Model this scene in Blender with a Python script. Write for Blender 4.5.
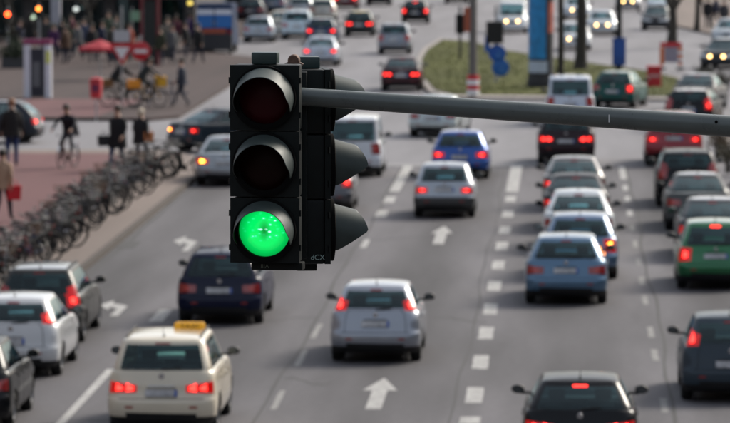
import bpy, bmesh, math, random
import numpy as np
from mathutils import Vector, Matrix, Quaternion
R = math.radians
random.seed(7)
for o in list(bpy.data.objects): bpy.data.objects.remove(o)
scn = bpy.context.scene
C = scn.collection

# ------------------------------------------------------------------ camera
F, H = 4800.0, 9.06                    # focal length in photo pixels, eye height in metres
PIT, YAW = math.atan(335.5/F), math.atan(205*math.cos(math.atan(335.5/F))/F)
cam = bpy.data.cameras.new('camera'); cam_o = bpy.data.objects.new('camera', cam); C.objects.link(cam_o)
cam_o.location = (0, 0, H); cam_o.rotation_euler = (math.pi/2-PIT, 0, YAW)
cam.sensor_width = 36; cam.lens = F/730*36; cam.clip_start = .5; cam.clip_end = 3000
cam.dof.use_dof = True; cam.dof.focus_distance = 27.75; cam.dof.aperture_fstop = 6.0
scn.camera = cam_o
scn.render.resolution_x = 1024; scn.render.resolution_y = 593

# ------------------------------------------------------------------ sky, sun, exposure
SUN_EL, SUN_AZ = R(36), R(42)          # azimuth clockwise from +Y (the road's direction)
w = bpy.data.worlds.new('World'); scn.world = w; w.use_nodes = True
nt = w.node_tree; bg = nt.nodes['Background']
sky = nt.nodes.new('ShaderNodeTexSky'); sky.sky_type = 'NISHITA'; sky.sun_disc = False
sky.sun_elevation = SUN_EL; sky.sun_rotation = SUN_AZ; sky.dust_density = 4.0; sky.air_density = 1.0; sky.ozone_density = 1.0
hs = nt.nodes.new('ShaderNodeHueSaturation'); hs.inputs['Saturation'].default_value = .62   # a grey, clouded sky
nt.links.new(sky.outputs[0], hs.inputs['Color']); 
mxw = nt.nodes.new('ShaderNodeMix'); mxw.data_type = 'RGBA'; mxw.inputs[0].default_value = .18; mxw.inputs[7].default_value = (8.6, 9.3, 10.2, 1)   # even cloud layer
nt.links.new(hs.outputs[0], mxw.inputs[6]); nt.links.new(mxw.outputs[2], bg.inputs[0])
bg.inputs[1].default_value = .088
sl = bpy.data.lights.new('sun', 'SUN'); sl.energy = 1.9; sl.angle = R(20); sl.color = (1, .93, .82)
so = bpy.data.objects.new('sun', sl); C.objects.link(so)
sd = Vector((math.sin(SUN_AZ)*math.cos(SUN_EL), math.cos(SUN_AZ)*math.cos(SUN_EL), math.sin(SUN_EL)))
so.rotation_euler = sd.to_track_quat('Z', 'Y').to_euler(); so.location = (40, 40, 60)
vs = scn.view_settings; vs.view_transform = 'Standard'; vs.look = 'None'; vs.exposure = 0.92; vs.gamma = 1.0
scn.render.engine = 'CYCLES'
scn.cycles.max_bounces = 8; scn.cycles.transparent_max_bounces = 16

# ------------------------------------------------------------------ pixel -> world (photo pixels, 730 x 423)
_r = Vector((math.cos(YAW), math.sin(YAW), 0))
_f = Vector((-math.sin(YAW)*math.cos(PIT), math.cos(YAW)*math.cos(PIT), -math.sin(PIT)))
_u = _r.cross(_f)
def at(px, py, z=0.0):
    d = _f*F + _r*(px-365) + _u*(211.5-py)
    t = (z-H)/d.z
    return Vector((0, 0, H)) + d*t
def at_y(px, py, Y):
    d = _f*F + _r*(px-365) + _u*(211.5-py)
    return Vector((0, 0, H)) + d*(Y/d.y)

# ------------------------------------------------------------------ helpers
def tag(o, label=None, cat=None, group=None, kind=None):
    if label: o['label'] = label
    if cat: o['category'] = cat
    if group: o['group'] = group
    if kind: o['kind'] = kind
    return o
def link(name, me, mat=None, parent=None):
    o = bpy.data.objects.new(name, me); C.objects.link(o)
    if parent is not None: o.parent = parent
    if mat is not None and not me.materials: me.materials.append(mat)
    return o
def empty(name, loc=(0, 0, 0), rz=0):
    o = bpy.data.objects.new(name, None); C.objects.link(o); o.empty_display_size = .2
    o.location = loc; o.rotation_euler = (0, 0, rz); return o
def copy_tree(o, parent=None):
    c = o.copy(); C.objects.link(c); c.parent = parent
    for ch in list(o.children): copy_tree(ch, c)
    return c
class MB:
    """collects simple shapes into one mesh"""
    def __init__(s): s.v = []; s.f = []
    def add(s, vs, fs):
        n = len(s.v); s.v += [tuple(v) for v in vs]; s.f += [tuple(i+n for i in f) for f in fs]; return s
    def box(s, c, d, rot=None):
        c = Vector(c); vs = []
        for z in (-.5, .5):
            for x, y in ((-.5, -.5), (.5, -.5), (.5, .5), (-.5, .5)):
                p = Vector((x*d[0], y*d[1], z*d[2]))
                if rot is not None: p = rot @ p
                vs.append(c+p)
        return s.add(vs, [(3, 2, 1, 0), (4, 5, 6, 7), (0, 1, 5, 4), (1, 2, 6, 5), (2, 3, 7, 6), (3, 0, 4, 7)])
    def prism(s, poly, z0, z1):
        n = len(poly)
        a = sum(poly[i][0]*poly[(i+1) % n][1]-poly[(i+1) % n][0]*poly[i][1] for i in range(n))
        if a < 0: poly = poly[::-1]
        return s.add([(x, y, z0) for x, y in poly]+[(x, y, z1) for x, y in poly],
                     [tuple(range(n-1, -1, -1)), tuple(range(n, 2*n))]+[(i, (i+1) % n, n+(i+1) % n, n+i) for i in range(n)])
    def tube(s, pts, rad, n=8, closed=False):
        pts = [Vector(p) for p in pts]; m = len(pts)
        if not hasattr(rad, '__len__'): rad = [rad]*m
        rings = []; up = None
        for i, p in enumerate(pts):
            if closed: t = pts[(i+1) % m]-pts[i-1]
            else: t = pts[min(i+1, m-1)]-pts[max(i-1, 0)]
            t.normalize()
            if up is None: up = t.orthogonal().normalized()
            up = (up-t*up.dot(t)).normalized(); b = t.cross(up)
            rings.append([p+(up*math.cos(2*math.pi*k/n)+b*math.sin(2*math.pi*k/n))*rad[i] for k in range(n)])
        fs = []; mm = m if closed else m-1
        for i in range(mm):
            j = (i+1) % m
            for k in range(n): fs.append((i*n+k, i*n+(k+1) % n, j*n+(k+1) % n, j*n+k))
        if not closed: fs += [tuple(range(n-1, -1, -1)), tuple(range((m-1)*n, m*n))]
        return s.add([v for r in rings for v in r], fs)
    def lathe(s, prof, n=24, axis='z', c=(0, 0, 0), cap=True):
        """prof: (r, h) pairs"""
        vs = []; c = Vector(c)
        for r, h in prof:
            for k in range(n):
                a = 2*math.pi*k/n; x, y = r*math.cos(a), r*math.sin(a)
                p = {'z': (x, y, h), 'x': (h, x, y), 'y': (y, h, x)}[axis]
                vs.append(c+Vector(p))
        fs = []
        for i in range(len(prof)-1):
            for k in range(n): fs.append((i*n+k, i*n+(k+1) % n, (i+1)*n+(k+1) % n, (i+1)*n+k))
        if cap: fs += [tuple(range(n-1, -1, -1)), tuple(range((len(prof)-1)*n, len(prof)*n))]
        return s.add(vs, fs)
    def mesh(s, name, smooth=False, bevel=0, fix=False):
        me = bpy.data.meshes.new(name); me.from_pydata(s.v, [], s.f)
        if bevel or fix:
            bm = bmesh.new(); bm.from_mesh(me)
            if fix: bmesh.ops.remove_doubles(bm, verts=bm.verts, dist=1e-4); bmesh.ops.recalc_face_normals(bm, faces=bm.faces)
            if bevel: bmesh.ops.bevel(bm, geom=bm.edges[:], offset=bevel, segments=2, affect='EDGES', profile=.6)
            bm.to_mesh(me); bm.free()
        if smooth:
            me.polygons.foreach_set('use_smooth', [True]*len(me.polygons))
            try: me.set_sharp_from_angle(angle=R(38))
            except Exception: pass
        return me
    def build(s, name, mat, parent=None, smooth=False, bevel=0, fix=False):
        return link(name, s.mesh(name, smooth, bevel, fix), mat, parent)

# ------------------------------------------------------------------ materials
_mc = {}
def mat(name, col, rough=.6, metal=0, coat=0, emit=None, es=0, var=0, vscale=8, spec=.5, bump=0):
    key = (name, tuple(col), rough, metal, emit, es)
    if key in _mc: return _mc[key]
    m = bpy.data.materials.new(name); m.use_nodes = True; n = m.node_tree.nodes; l = m.node_tree.links; b = n['Principled BSDF']
    b.inputs['Base Color'].default_value = (*col, 1); b.inputs['Roughness'].default_value = rough; b.inputs['Metallic'].default_value = metal
    b.inputs['Coat Weight'].default_value = coat; b.inputs['Coat Roughness'].default_value = .06; b.inputs['Coat IOR'].default_value = 1.5; b.inputs['Specular IOR Level'].default_value = spec
    if emit is not None: b.inputs['Emission Color'].default_value = (*emit, 1); b.inputs['Emission Strength'].default_value = es
    if var:
        tc = n.new('ShaderNodeTexCoord'); nz = n.new('ShaderNodeTexNoise'); nz.inputs['Scale'].default_value = vscale; nz.inputs['Detail'].default_value = 6
        mx = n.new('ShaderNodeMix'); mx.data_type = 'RGBA'; mx.inputs[0].default_value = .5
        rp = n.new('ShaderNodeMapRange'); rp.inputs[1].default_value = .3; rp.inputs[2].default_value = .7
        l.new(tc.outputs['Object'], nz.inputs['Vector']); l.new(nz.outputs[0], rp.inputs[0]); l.new(rp.outputs[0], mx.inputs[0])
        mx.inputs[6].default_value = (*[c*(1-var) for c in col], 1); mx.inputs[7].default_value = (*[min(1, c*(1+var)) for c in col], 1)
        l.new(mx.outputs[2], b.inputs['Base Color'])
        rr = n.new('ShaderNodeMapRange'); rr.inputs[3].default_value = max(0, rough-.12); rr.inputs[4].default_value = min(1, rough+.12)
        l.new(nz.outputs[0], rr.inputs[0]); l.new(rr.outputs[0], b.inputs['Roughness'])
        if bump:
            bp = n.new('ShaderNodeBump'); bp.inputs['Strength'].default_value = bump; bp.inputs['Distance'].default_value = .01
            l.new(nz.outputs[0], bp.inputs['Height']); l.new(bp.outputs[0], b.inputs['Normal'])
    _mc[key] = m; return m
def paint(col, metal=.35):
    dk = max(col) < .1; m = mat('car_paint', col, .42 if dk else .34, 0 if dk else metal, .42 if dk else 1.0, var=.05, vscale=2.5, spec=.03 if dk else .15); return m
def glass_mat(name, tint, gl=.06):
    if name in _mc: return _mc[name]
    m = bpy.data.materials.new(name); m.use_nodes = True; n = m.node_tree.nodes; l = m.node_tree.links
    n.remove(n['Principled BSDF']); out = n['Material Output']
    tr = n.new('ShaderNodeBsdfTransparent'); tr.inputs[0].default_value = (*tint, 1)
    gs = n.new('ShaderNodeBsdfGlossy'); gs.inputs['Roughness'].default_value = .03; gs.inputs['Color'].default_value = (.78, .97, 1, 1)
    fr = n.new('ShaderNodeFresnel'); fr.inputs[0].default_value = 1.52
    mx = n.new('ShaderNodeMixShader'); l.new(fr.outputs[0], mx.inputs[0]); l.new(tr.outputs[0], mx.inputs[1]); l.new(gs.outputs[0], mx.inputs[2])
    l.new(mx.outputs[0], out.inputs[0]); _mc[name] = m; return m
GLASS = glass_mat('tinted_glass', (.46, .68, .72))
BLACK = mat('black_plastic', (.008, .008, .009), .65, var=.3, vscale=6)
RUBBER = mat('tyre_rubber', (.010, .010, .010), .9, var=.25, vscale=9)
RIM = mat('alloy_rim', (.2, .2, .21), .45, .7, var=.12)
DARKIN = mat('dark_interior', (.02, .02, .022), .9, var=.3, vscale=5)
PLATE = mat('number_plate', (.42, .42, .43), .5, var=.35, vscale=9)
EU = mat('plate_band', (.03, .09, .4), .5)
CHROME = mat('chrome', (.6, .6, .62), .2, 1)
LENS_ON = mat('lit_tail_lens', (.2, .003, .004), .25, 0, .25, emit=(1, .006, .006), es=.20)
LENS_OFF = mat('unlit_tail_lens', (.28, .012, .012), .2, 0, .8)
LAMP_ON = mat('brake_lamp', (.9, .1, .06), .3, emit=(1, .022, .016), es=3.0)
LAMP_AMBER = mat('amber_lamp', (.9, .4, .05), .3, emit=(1, .30, .03), es=8)
LAMP_DIM = mat('unlit_lamp', (.5, .05, .04), .3, 0, .5)
HEAD_ON = mat('lit_headlamp', (.9, .85, .7), .2, emit=(1, .58, .18), es=6)
HEAD_OFF = mat('headlamp_glass', (.55, .57, .58), .12, .3, 1)

def ground_mat(name, c1, c2, scale, rough=.9, stripes=None, big=.15, spec=.3):
    m = bpy.data.materials.new(name); m.use_nodes = True; n = m.node_tree.nodes; l = m.node_tree.links; b = n['Principled BSDF']
    b.inputs['Roughness'].default_value = rough; b.inputs['Specular IOR Level'].default_value = spec
    tc = n.new('ShaderNodeTexCoord')
    nz = n.new('ShaderNodeTexNoise'); nz.inputs['Scale'].default_value = scale; nz.inputs['Detail'].default_value = 10; nz.inputs['Roughness'].default_value = .7
    l.new(tc.outputs['Object'], nz.inputs['Vector'])
    mp = n.new('ShaderNodeMapping'); mp.inputs['Scale'].default_value = (.55, .05, 1); l.new(tc.outputs['Object'], mp.inputs['Vector'])
    nb = n.new('ShaderNodeTexNoise'); nb.inputs['Scale'].default_value = 1.0; nb.inputs['Detail'].default_value = 5; l.new(mp.outputs[0], nb.inputs['Vector'])
    mx = n.new('ShaderNodeMix'); mx.data_type = 'RGBA'; mx.inputs[6].default_value = (*c1, 1); mx.inputs[7].default_value = (*c2, 1)
    l.new(nz.outputs[0], mx.inputs[0])
    mr = n.new('ShaderNodeMapRange'); mr.inputs[1].default_value = .3; mr.inputs[2].default_value = .7; mr.inputs[3].default_value = 1-big; mr.inputs[4].default_value = 1+big
    l.new(nb.outputs[0], mr.inputs[0])
    ml = n.new('ShaderNodeMix'); ml.data_type = 'RGBA'; ml.blend_type = 'MULTIPLY'; ml.inputs[0].default_value = 1
    l.new(mx.outputs[2], ml.inputs[6])
    fac = mr.outputs[0]
    if stripes:                        # darker oil band down the middle of each lane, lighter wheel tracks: wear that follows the lanes
        sx = n.new('ShaderNodeSeparateXYZ'); l.new(tc.outputs['Object'], sx.inputs[0])
        a = n.new('ShaderNodeMath'); a.operation = 'ADD'; a.inputs[1].default_value = stripes[0]; l.new(sx.outputs[0], a.inputs[0])
        mu = n.new('ShaderNodeMath'); mu.operation = 'MULTIPLY'; mu.inputs[1].default_value = 2*math.pi/stripes[1]; l.new(a.outputs[0], mu.inputs[0])
        co = n.new('ShaderNodeMath'); co.operation = 'COSINE'; l.new(mu.outputs[0], co.inputs[0])
        mm = n.new('ShaderNodeMath'); mm.operation = 'MULTIPLY_ADD'; mm.inputs[1].default_value = -stripes[2]; mm.inputs[2].default_value = 1; l.new(co.outputs[0], mm.inputs[0])
        m3 = n.new('ShaderNodeMath'); m3.operation = 'MULTIPLY'; l.new(mm.outputs[0], m3.inputs[0]); l.new(fac, m3.inputs[1]); fac = m3.outputs[0]
    cb = n.new('ShaderNodeCombineXYZ')
    for i in range(3): l.new(fac, cb.inputs[i])
    l.new(cb.outputs[0], ml.inputs[7]); l.new(ml.outputs[2], b.inputs['Base Color'])
    bp = n.new('ShaderNodeBump'); bp.inputs['Strength'].default_value = .25; bp.inputs['Distance'].default_value = .02
    l.new(nz.outputs[0], bp.inputs['Height']); l.new(bp.outputs[0], b.inputs['Normal'])
    return m
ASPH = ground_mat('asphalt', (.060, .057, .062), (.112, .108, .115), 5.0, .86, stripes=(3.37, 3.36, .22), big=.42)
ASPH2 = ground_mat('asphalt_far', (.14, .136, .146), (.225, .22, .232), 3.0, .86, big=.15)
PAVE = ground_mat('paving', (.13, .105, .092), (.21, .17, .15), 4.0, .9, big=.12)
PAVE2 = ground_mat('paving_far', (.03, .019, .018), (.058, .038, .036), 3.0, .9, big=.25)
KERB2 = ground_mat('shaded_kerb', (.055, .045, .04), (.10, .085, .075), 9.0, .9)  # shadow of the kerb face put into a darker brown
REDPAVE = ground_mat('red_paving', (.09, .038, .04), (.138, .063, .065), 5.0, .9, big=.13)
KERB = ground_mat('granite_kerb', (.20, .18, .165), (.32, .29, .27), 9.0, .85)
TAR = mat('bitumen_joint', (.03, .029, .029), .8, var=.35, vscale=3)
GRASS = ground_mat('grass_soil', (.046, .058, .004), (.075, .072, .008), 6, 1.0, big=.25)
WHITE = mat('road_paint', (.315, .31, .30), .8, var=.38, vscale=6)

# ================================================================== SETTING
def flat(name, poly, z, m, parent=None):
    return MB().add([(x, y, z) for x, y in poly], [tuple(range(len(poly)))]).build(name, m, parent, fix=False)
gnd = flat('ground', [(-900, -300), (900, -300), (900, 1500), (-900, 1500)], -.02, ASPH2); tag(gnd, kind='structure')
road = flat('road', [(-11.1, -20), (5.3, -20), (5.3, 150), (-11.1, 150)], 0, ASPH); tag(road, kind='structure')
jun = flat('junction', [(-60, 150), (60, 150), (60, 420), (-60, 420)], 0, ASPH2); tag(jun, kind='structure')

def pavement(name, poly, m=PAVE, z=.12):
    o = MB().prism(poly, -.1, z).build(name, m); tag(o, kind='structure'); return o
pavement('pavement_near_left', [(-60, -20), (-11.25, -20), (-11.25, 151), (-13.2, 156.5), (-60, 156.5)])
k = MB().box((-11.175, 65, .03), (.15, 170, .2)).build('kerb_near_left', KERB2); tag(k, kind='structure')
rp = flat('cycle_path', [(-60, -20), (-12.95, -20), (-12.95, 150.5), (-15, 154.5), (-60, 154.5)], .124, REDPAVE); tag(rp, kind='structure')
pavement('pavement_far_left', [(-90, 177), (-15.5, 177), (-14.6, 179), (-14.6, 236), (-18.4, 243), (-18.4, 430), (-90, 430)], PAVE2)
rp = flat('red_paving_far', [(-40, 178), (-17.6, 178), (-17, 192), (-40, 192)], .124, REDPAVE); tag(rp, kind='structure')
pavement('pavement_near_right', [(5.45, -20), (60, -20), (60, 205), (12, 199), (5.45, 178)])
k = MB().box((5.375, 80, .03), (.15, 198, .2)).build('kerb_near_right', KERB); tag(k, kind='structure')
pavement('pavement_far_right', [(6, 292), (9.5, 262), (14, 245), (60, 238), (60, 430), (5, 430)])
MED = [(-4.9, 194.5), (4.6, 193), (5.4, 197), (5.2, 212), (3.9, 220), (0, 234), (-3.2, 247), (-5.6, 262), (-7.2, 265), (-7.6, 250), (-7.5, 235), (-6.7, 212), (-5.8, 199)]
mc = Vector((sum(p[0] for p in MED)/len(MED), sum(p[1] for p in MED)/len(MED)))
pavement('median_kerb', MED, KERB, .12)
inner = [(p[0]+(mc.x-p[0])*.06, p[1]+(mc.y-p[1])*.07) for p in MED]
o = MB().prism(inner, -.05, .15).build('median_ground', GRASS); tag(o, kind='structure')
# worn brown path across the island's near end
def inside(x, y, poly):
    c = False; n = len(poly)
    for i in range(n):
        x1, y1 = poly[i]; x2, y2 = poly[i-1]
        if (y1 > y) != (y2 > y) and x < (x2-x1)*(y-y1)/(y2-y1)+x1: c = not c
    return c
gb = MB()
for i in range(14000):
    x = random.uniform(-7.6, 5.4); y = random.uniform(193, 265)
    if not inside(x, y, inner): continue
    h = random.uniform(.03, .07); a = random.uniform(0, 6.28); wd = random.uniform(.02, .05)
    dx, dy = math.cos(a)*wd, math.sin(a)*wd
    gb.add([(x-dx, y-dy, .145), (x+dx, y+dy, .145), (x+random.uniform(-.06, .06), y+random.uniform(-.06, .06), .15+h)], [(0, 1, 2)])
go = gb.build('grass', mat('grass_blades', (.06, .074, .005), .9, var=.4, vscale=1.2)); tag(go, 'short olive green grass covering the traffic island', 'grass', kind='stuff')

# ---- painted markings: children of the road
WORN = mat('worn_road_paint', (.20, .197, .19), .85, var=.35, vscale=7)
def dash(x, y0, y1, wd, name='lane_dash', par=road, jit=.0, m=WHITE):
    z = .004
    n = 5; vs = []
    for i in range(n+1):
        y = y0+(y1-y0)*i/n
        vs += [(x-wd/2+random.uniform(-jit, jit), y, z), (x+wd/2+random.uniform(-jit, jit), y, z)]
    return MB().add(vs, [(2*i, 2*i+1, 2*i+3, 2*i+2) for i in range(n)]).build(name, m, par)
def rowY(py, px=480): return at(px, py).y
blocks = [(395, 473), (362, 480), (333, 486.5), (309, 491), (286, 495), (265, 498.5), (246, 502), (230, 505), (214, 508), (199, 510.5)]
XB = sum(at(px, py).x for py, px in blocks)/len(blocks)
for py, px in blocks:
    yc = rowY(py, px); dash(XB, yc-1.25, yc+1.25, .29, jit=.012)
dash(XB, rowY(424), rowY(417), .34, jit=.008); dash(XB, rowY(192), rowY(165), .36, 'lane_line')
XL = at(278, 400).x
for py in (400, 358, 331):
    yc = rowY(py, 300); dash(XL, yc-1.5, yc+1.5, .11, jit=.012, m=WORN)
for py in (214, 200): dash(XL, rowY(py)-1.3, rowY(py)+1.3, .30, jit=.006)
dash(XL, rowY(192), rowY(166), .30, 'lane_line'); dash(XL, rowY(248), rowY(240), .15)
XT = at(85, 397).x
dash(XT, rowY(470), rowY(371), .15, 'lane_line', jit=.004)
dash(XT, rowY(323), rowY(311), .28, jit=.006); dash(XT, rowY(283), rowY(276), .16); dash(XT, rowY(259), rowY(252), .16)
XR = at(655, 355).x
for py in (405, 355, 332, 300, 281, 262, 244, 228, 213, 199, 188):
    yc = rowY(py, 640); dash(XR, yc-1.1, yc+1.1, .12 if py > 220 else .16, jit=.01, m=WORN if py > 220 else WHITE)
dash(XR, rowY(179), rowY(166), .2, 'lane_line')
MB().box((-3.8, 150.6, .0), (5.6, .35, .009)).build('stop_line', WHITE, road)
# arrows
def arrow(x, y0, ln, wd, shaft, turn=0):
    z = .004; hl = ln*.42
    vs = [(x-shaft/2, y0, z), (x+shaft/2, y0, z), (x+shaft/2, y0+ln-hl, z), (x+wd/2, y0+ln-hl, z), (x+turn*.1, y0+ln, z), (x-wd/2, y0+ln-hl, z), (x-shaft/2, y0+ln-hl, z)]
    return MB().add(vs, [tuple(range(7))]).build('lane_arrow', WHITE, road)
a = at(373, 409); arrow(a.x, a.y, at(378, 378).y-a.y, .62, .27)
a = at(438, 244); arrow(a.x, a.y, at(440, 226).y-a.y, .55, .27)
def turn_arrow(px, py0, py1, s):           # bent arrow: shaft with a side barb
    a = at(px, py0); ln = at(px, py1).y-a.y; z = .004
    vs = [(0, 0), (.25, 0), (.25, ln*.45), (.55, ln*.55), (.5, ln*.38), (.95, ln*.66), (.62, ln), (.58, ln*.8), (0, ln*.62)]
    vs = [(a.x+s*(x-.3)*.66, a.y+y, z) for x, y in vs]
    if s > 0: vs = vs
    MB().add(vs, [tuple(range(9)) if s > 0 else tuple(range(8, -1, -1))]).build('turn_arrow', WHITE, road)
turn_arrow(180, 251, 236, -1); turn_arrow(108, 316, 300, -1)
# bitumen joints between the lanes, and a dark gutter strip along the left kerb
def joint(x, y0, y1, wd, name='bitumen_joint'):
    vs = []; n = 40; off = random.uniform(0, 9)
    for i in range(n+1):
        y = y0+(y1-y0)*i/n; dx = .05*math.sin(y*.21+off)+.03*math.sin(y*.63+off)
        ww = wd*(.7+.5*random.random())
        vs += [(x+dx-ww/2, y, .002), (x+dx+ww/2, y, .002)]
    MB().add(vs, [(2*i, 2*i+1, 2*i+3, 2*i+2) for i in range(n)]).build(name, TAR, road)
joint(XR+.18, 60, 150, .07); joint(XL-.16, 60, 150, .06); joint(XB-.3, 60, 150, .04); joint(-10.95, 60, 150, .1)
for px, py, wd in ((135, 245, .5),):
    a = at(px, py); MB().box((-10.82, a.y, .003), (.45, 2.2, .004)).build('drain_cover', TAR, road)

rc = random.Random(5)
for q in range(16):
    x0 = rc.uniform(-10, 3.5); y0 = rc.uniform(74, 145); dx = rc.uniform(.6, 2.4); pts_ = []
    for i in range(13):
        t = i/12; pts_.append((x0+dx*t, y0+.5*math.sin(t*5+q)+rc.uniform(-.12, .12)+t*rc.uniform(-1, 1)*.3))
    vs_ = []
    for x, y in pts_: wq = rc.uniform(.05, .14); vs_ += [(x, y-wq, .0026), (x, y+wq, .0026)]
    MB().add(vs_, [(2*i, 2*i+2, 2*i+3, 2*i+1) for i in range(12)]).build('sealed_crack', TAR, road)
# ================================================================== CARS
NR, NC, NS = 12, 8, 40
NH = 2*NR+2*NC+NS+1
VL = [0, .05, .1, .16, .22, .3, .38, .44, .48, .52, .58, .66, .74, .82, .89, .94, .975, 1.0]
GL = [0, .06, .14, .24, .34, .44, .54, .64, .74, .83, .9, .95, 1.0]
STY = {
 'hatch': dict(L=4.1, W=1.73, H=1.45, zb=.98, tail=.17, yrr=.62, cowl=1.02, yrf=1.95, wr=.60, zn=.74),
 'sedan': dict(L=4.5, W=1.75, H=1.43, zb=.98, tail=.13, yrr=1.35, deck=.62, cowl=1.12, yrf=2.0, wr=.58, zn=.74),
 'wagon': dict(L=4.55, W=1.76, H=1.48, zb=.98, tail=.14, yrr=.46, cowl=1.1, yrf=2.0, wr=.60, zn=.74),
 'mpv':   dict(L=4.4, W=1.80, H=1.64, zb=1.08, tail=.14, yrr=.42, cowl=.95, yrf=1.85, wr=.66, zn=.84),
 'suv':   dict(L=4.5, W=1.84, H=1.68, zb=1.10, tail=.16, yrr=.48, cowl=1.12, yrf=1.95, wr=.66, zn=.92),
 'van':   dict(L=4.5, W=1.80, H=1.84, zb=1.10, tail=.10, yrr=.24, cowl=.9, yrf=1.75, wr=.74, zn=.88),
}
VT = np.array([0, .1, .25, .44, .48, .53, .8, 1.0]); 
WV = (np.array([0, .06, .14, .3, .5, .74, .9, .96, 1.0]), np.array([.90, .945, .975, 1.0, 1.0, .985, .962, .94, .90]))
def half_ring(ya, yf, wd, ra, rya, rf, ryf, bow_a, bow_f):
    P = []
    X = [(wd-ra)*i/NR for i in range(NR)]; Y = [ya]*NR
    for i in range(NC):
        t = i/NC*math.pi/2; X.append(wd-ra+ra*math.sin(t)); Y.append(ya+rya*(1-math.cos(t)))
    for i in range(NS+1):
        X.append(wd); Y.append(ya+rya+(yf-ryf-ya-rya)*i/NS)
    for i in range(1, NC+1):
        t = i/NC*math.pi/2; X.append(wd-rf+rf*math.cos(t)); Y.append(yf-ryf+ryf*math.sin(t))
    for i in range(1, NR+1):
        X.append((wd-rf)*(1-i/NR)); Y.append(yf)
    X = np.array(X); Y = np.array(Y); ym = (ya+yf)/2; hl = (yf-ya)/2
    t = (Y-ym)/hl
    Y = Y+np.where(t < 0, bow_a*(X/wd)**2*np.clip(-t*3, 0, 1), -bow_f*(X/wd)**2*np.clip(t*3, 0, 1))
    return X, Y
def grid_mesh(name, grids, smooth=True):
    """grids: list of (verts, faces)"""
    me = bpy.data.meshes.new(name); vs = []; fs = []
    for v, f in grids:
        n = len(vs); vs += [tuple(p) for p in v]; fs += [tuple(i+n for i in q) for q in f]
    used = sorted({i for f in fs for i in f}); mp = {i: j for j, i in enumerate(used)}
    me.from_pydata([vs[i] for i in used], [], [tuple(mp[i] for i in f) for f in fs])
    bm = bmesh.new(); bm.from_mesh(me); bmesh.ops.remove_doubles(bm, verts=bm.verts, dist=2e-4)
    bmesh.ops.recalc_face_normals(bm, faces=bm.faces); bm.to_mesh(me); bm.free()
    me.polygons.foreach_set('use_smooth', [smooth]*len(me.polygons))
    try: me.set_sharp_from_angle(angle=R(50))
    except Exception: pass
    return me
def full(X, Y, Z):
    """half ring -> closed ring"""
    h = [(X[i], Y[i], Z[i]) for i in range(NH)]
    return h+[(-X[i], Y[i], Z[i]) for i in range(NH-2, 0, -1)]
def coons(ring, crown):
    """fill a closed ring with a grid"""
    ic = NR+NC//2; n = 2*(NH-1); fc = NH-1-ic
    rear = [ring[i % n] for i in range(-ic, ic+1)]               # left corner .. right corner
    front = [ring[i] for i in range(n-fc, fc-1, -1)]
    right = [ring[i] for i in range(ic, fc+1)]
    left = [ring[n-i] for i in range(ic, fc+1)]
    A, B, Cc, D = map(np.array, (rear, front, left, right)); m, p = len(A), len(Cc)
    u = np.linspace(0, 1, m)[:, None, None]; v = np.linspace(0, 1, p)[None, :, None]
    S = (1-v)*A[:, None]+v*B[:, None]+(1-u)*Cc[None]+u*D[None]-((1-u)*(1-v)*A[0]+u*(1-v)*A[-1]+(1-u)*v*B[0]+u*v*B[-1])
    S[:, :, 2] += crown*(1-(2*u[:, :, 0]-1)**2)*(1-(2*v[:, :, 0]-1)**6)
    fs = [(i*p+j, (i+1)*p+j, (i+1)*p+j+1, i*p+j+1) for i in range(m-1) for j in range(p-1)]
    return S.reshape(-1, 3), fs
# shared wheel, seat and mirror meshes
_tp = [(.20, -.08), (.205, -.1), (.25, -.105), (.295, -.098), (.312, -.075), (.316, 0), (.312, .075), (.295, .098), (.25, .105), (.205, .1), (.20, .08)]
TYRE = MB().lathe(_tp+[_tp[0]], 28, 'x', cap=False).mesh('tyre', True, fix=True); TYRE.materials.append(RUBBER)
rb = MB().lathe([(.205, -.07), (.205, .085), (.185, .09), (.17, .06), (.17, -.06)], 24, 'x', cap=False)
rb.lathe([(.055, .045), (.055, .075), (.04, .082)], 12, 'x')
for i in range(5):
    a = 2*math.pi*i/5; rot = Matrix.Rotation(a, 3, 'X')
    rb.box(rot @ Vector((.06, 0, .11)), (.03, .05, .15), rot)
RIMM = rb.mesh('rim', True); RIMM.materials.append(RIM)
sb = MB()
sb.box((0, .28, .12), (.48, .5, .16)).box((0, 0, .46), (.48, .13, .6), Matrix.Rotation(R(10), 3, 'X')).box((0, -.09, .86), (.26, .09, .17), Matrix.Rotation(R(8), 3, 'X')).box((-.06, -.07, .76), (.015, .015, .12)).box((.06, -.07, .76), (.015, .015, .12))
SEAT = sb.mesh('front_seat', True, .02); SEAT.materials.append(DARKIN)
sb = MB().box((0, .25, .12), (1.24, .48, .16)).box((0, 0, .42), (1.24, .12, .5), Matrix.Rotation(R(12), 3, 'X'))
for x in (-.4, 0, .4): sb.box((x, -.07, .74), (.25, .08, .14), Matrix.Rotation(R(8), 3, 'X'))
BENCH = sb.mesh('rear_seat', True, .02); BENCH.materials.append(DARKIN)
mb_ = MB().lathe([(.02, -.075), (.075, -.06), (.088, 0), (.07, .07), (.03, .1)], 16, 'y')
mb_.v = [(x*1.25, y, z*.85) for x, y, z in mb_.v]; mb_.box((-.12, .02, -.06), (.16, .05, .04))
MIRR = mb_.mesh('mirror', True)
mg = MB().lathe([(.066, -.079), (.066, -.0775)], 16, 'y'); mg.v = [(x*1.25, y, z*.85) for x, y, z in mg.v]
MIRG = mg.mesh('mirror_glass'); MIRG.materials.append(mat('mirror_glass', (.12, .14, .15), .05, 1))
MIRR_MAT = {}
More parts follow.
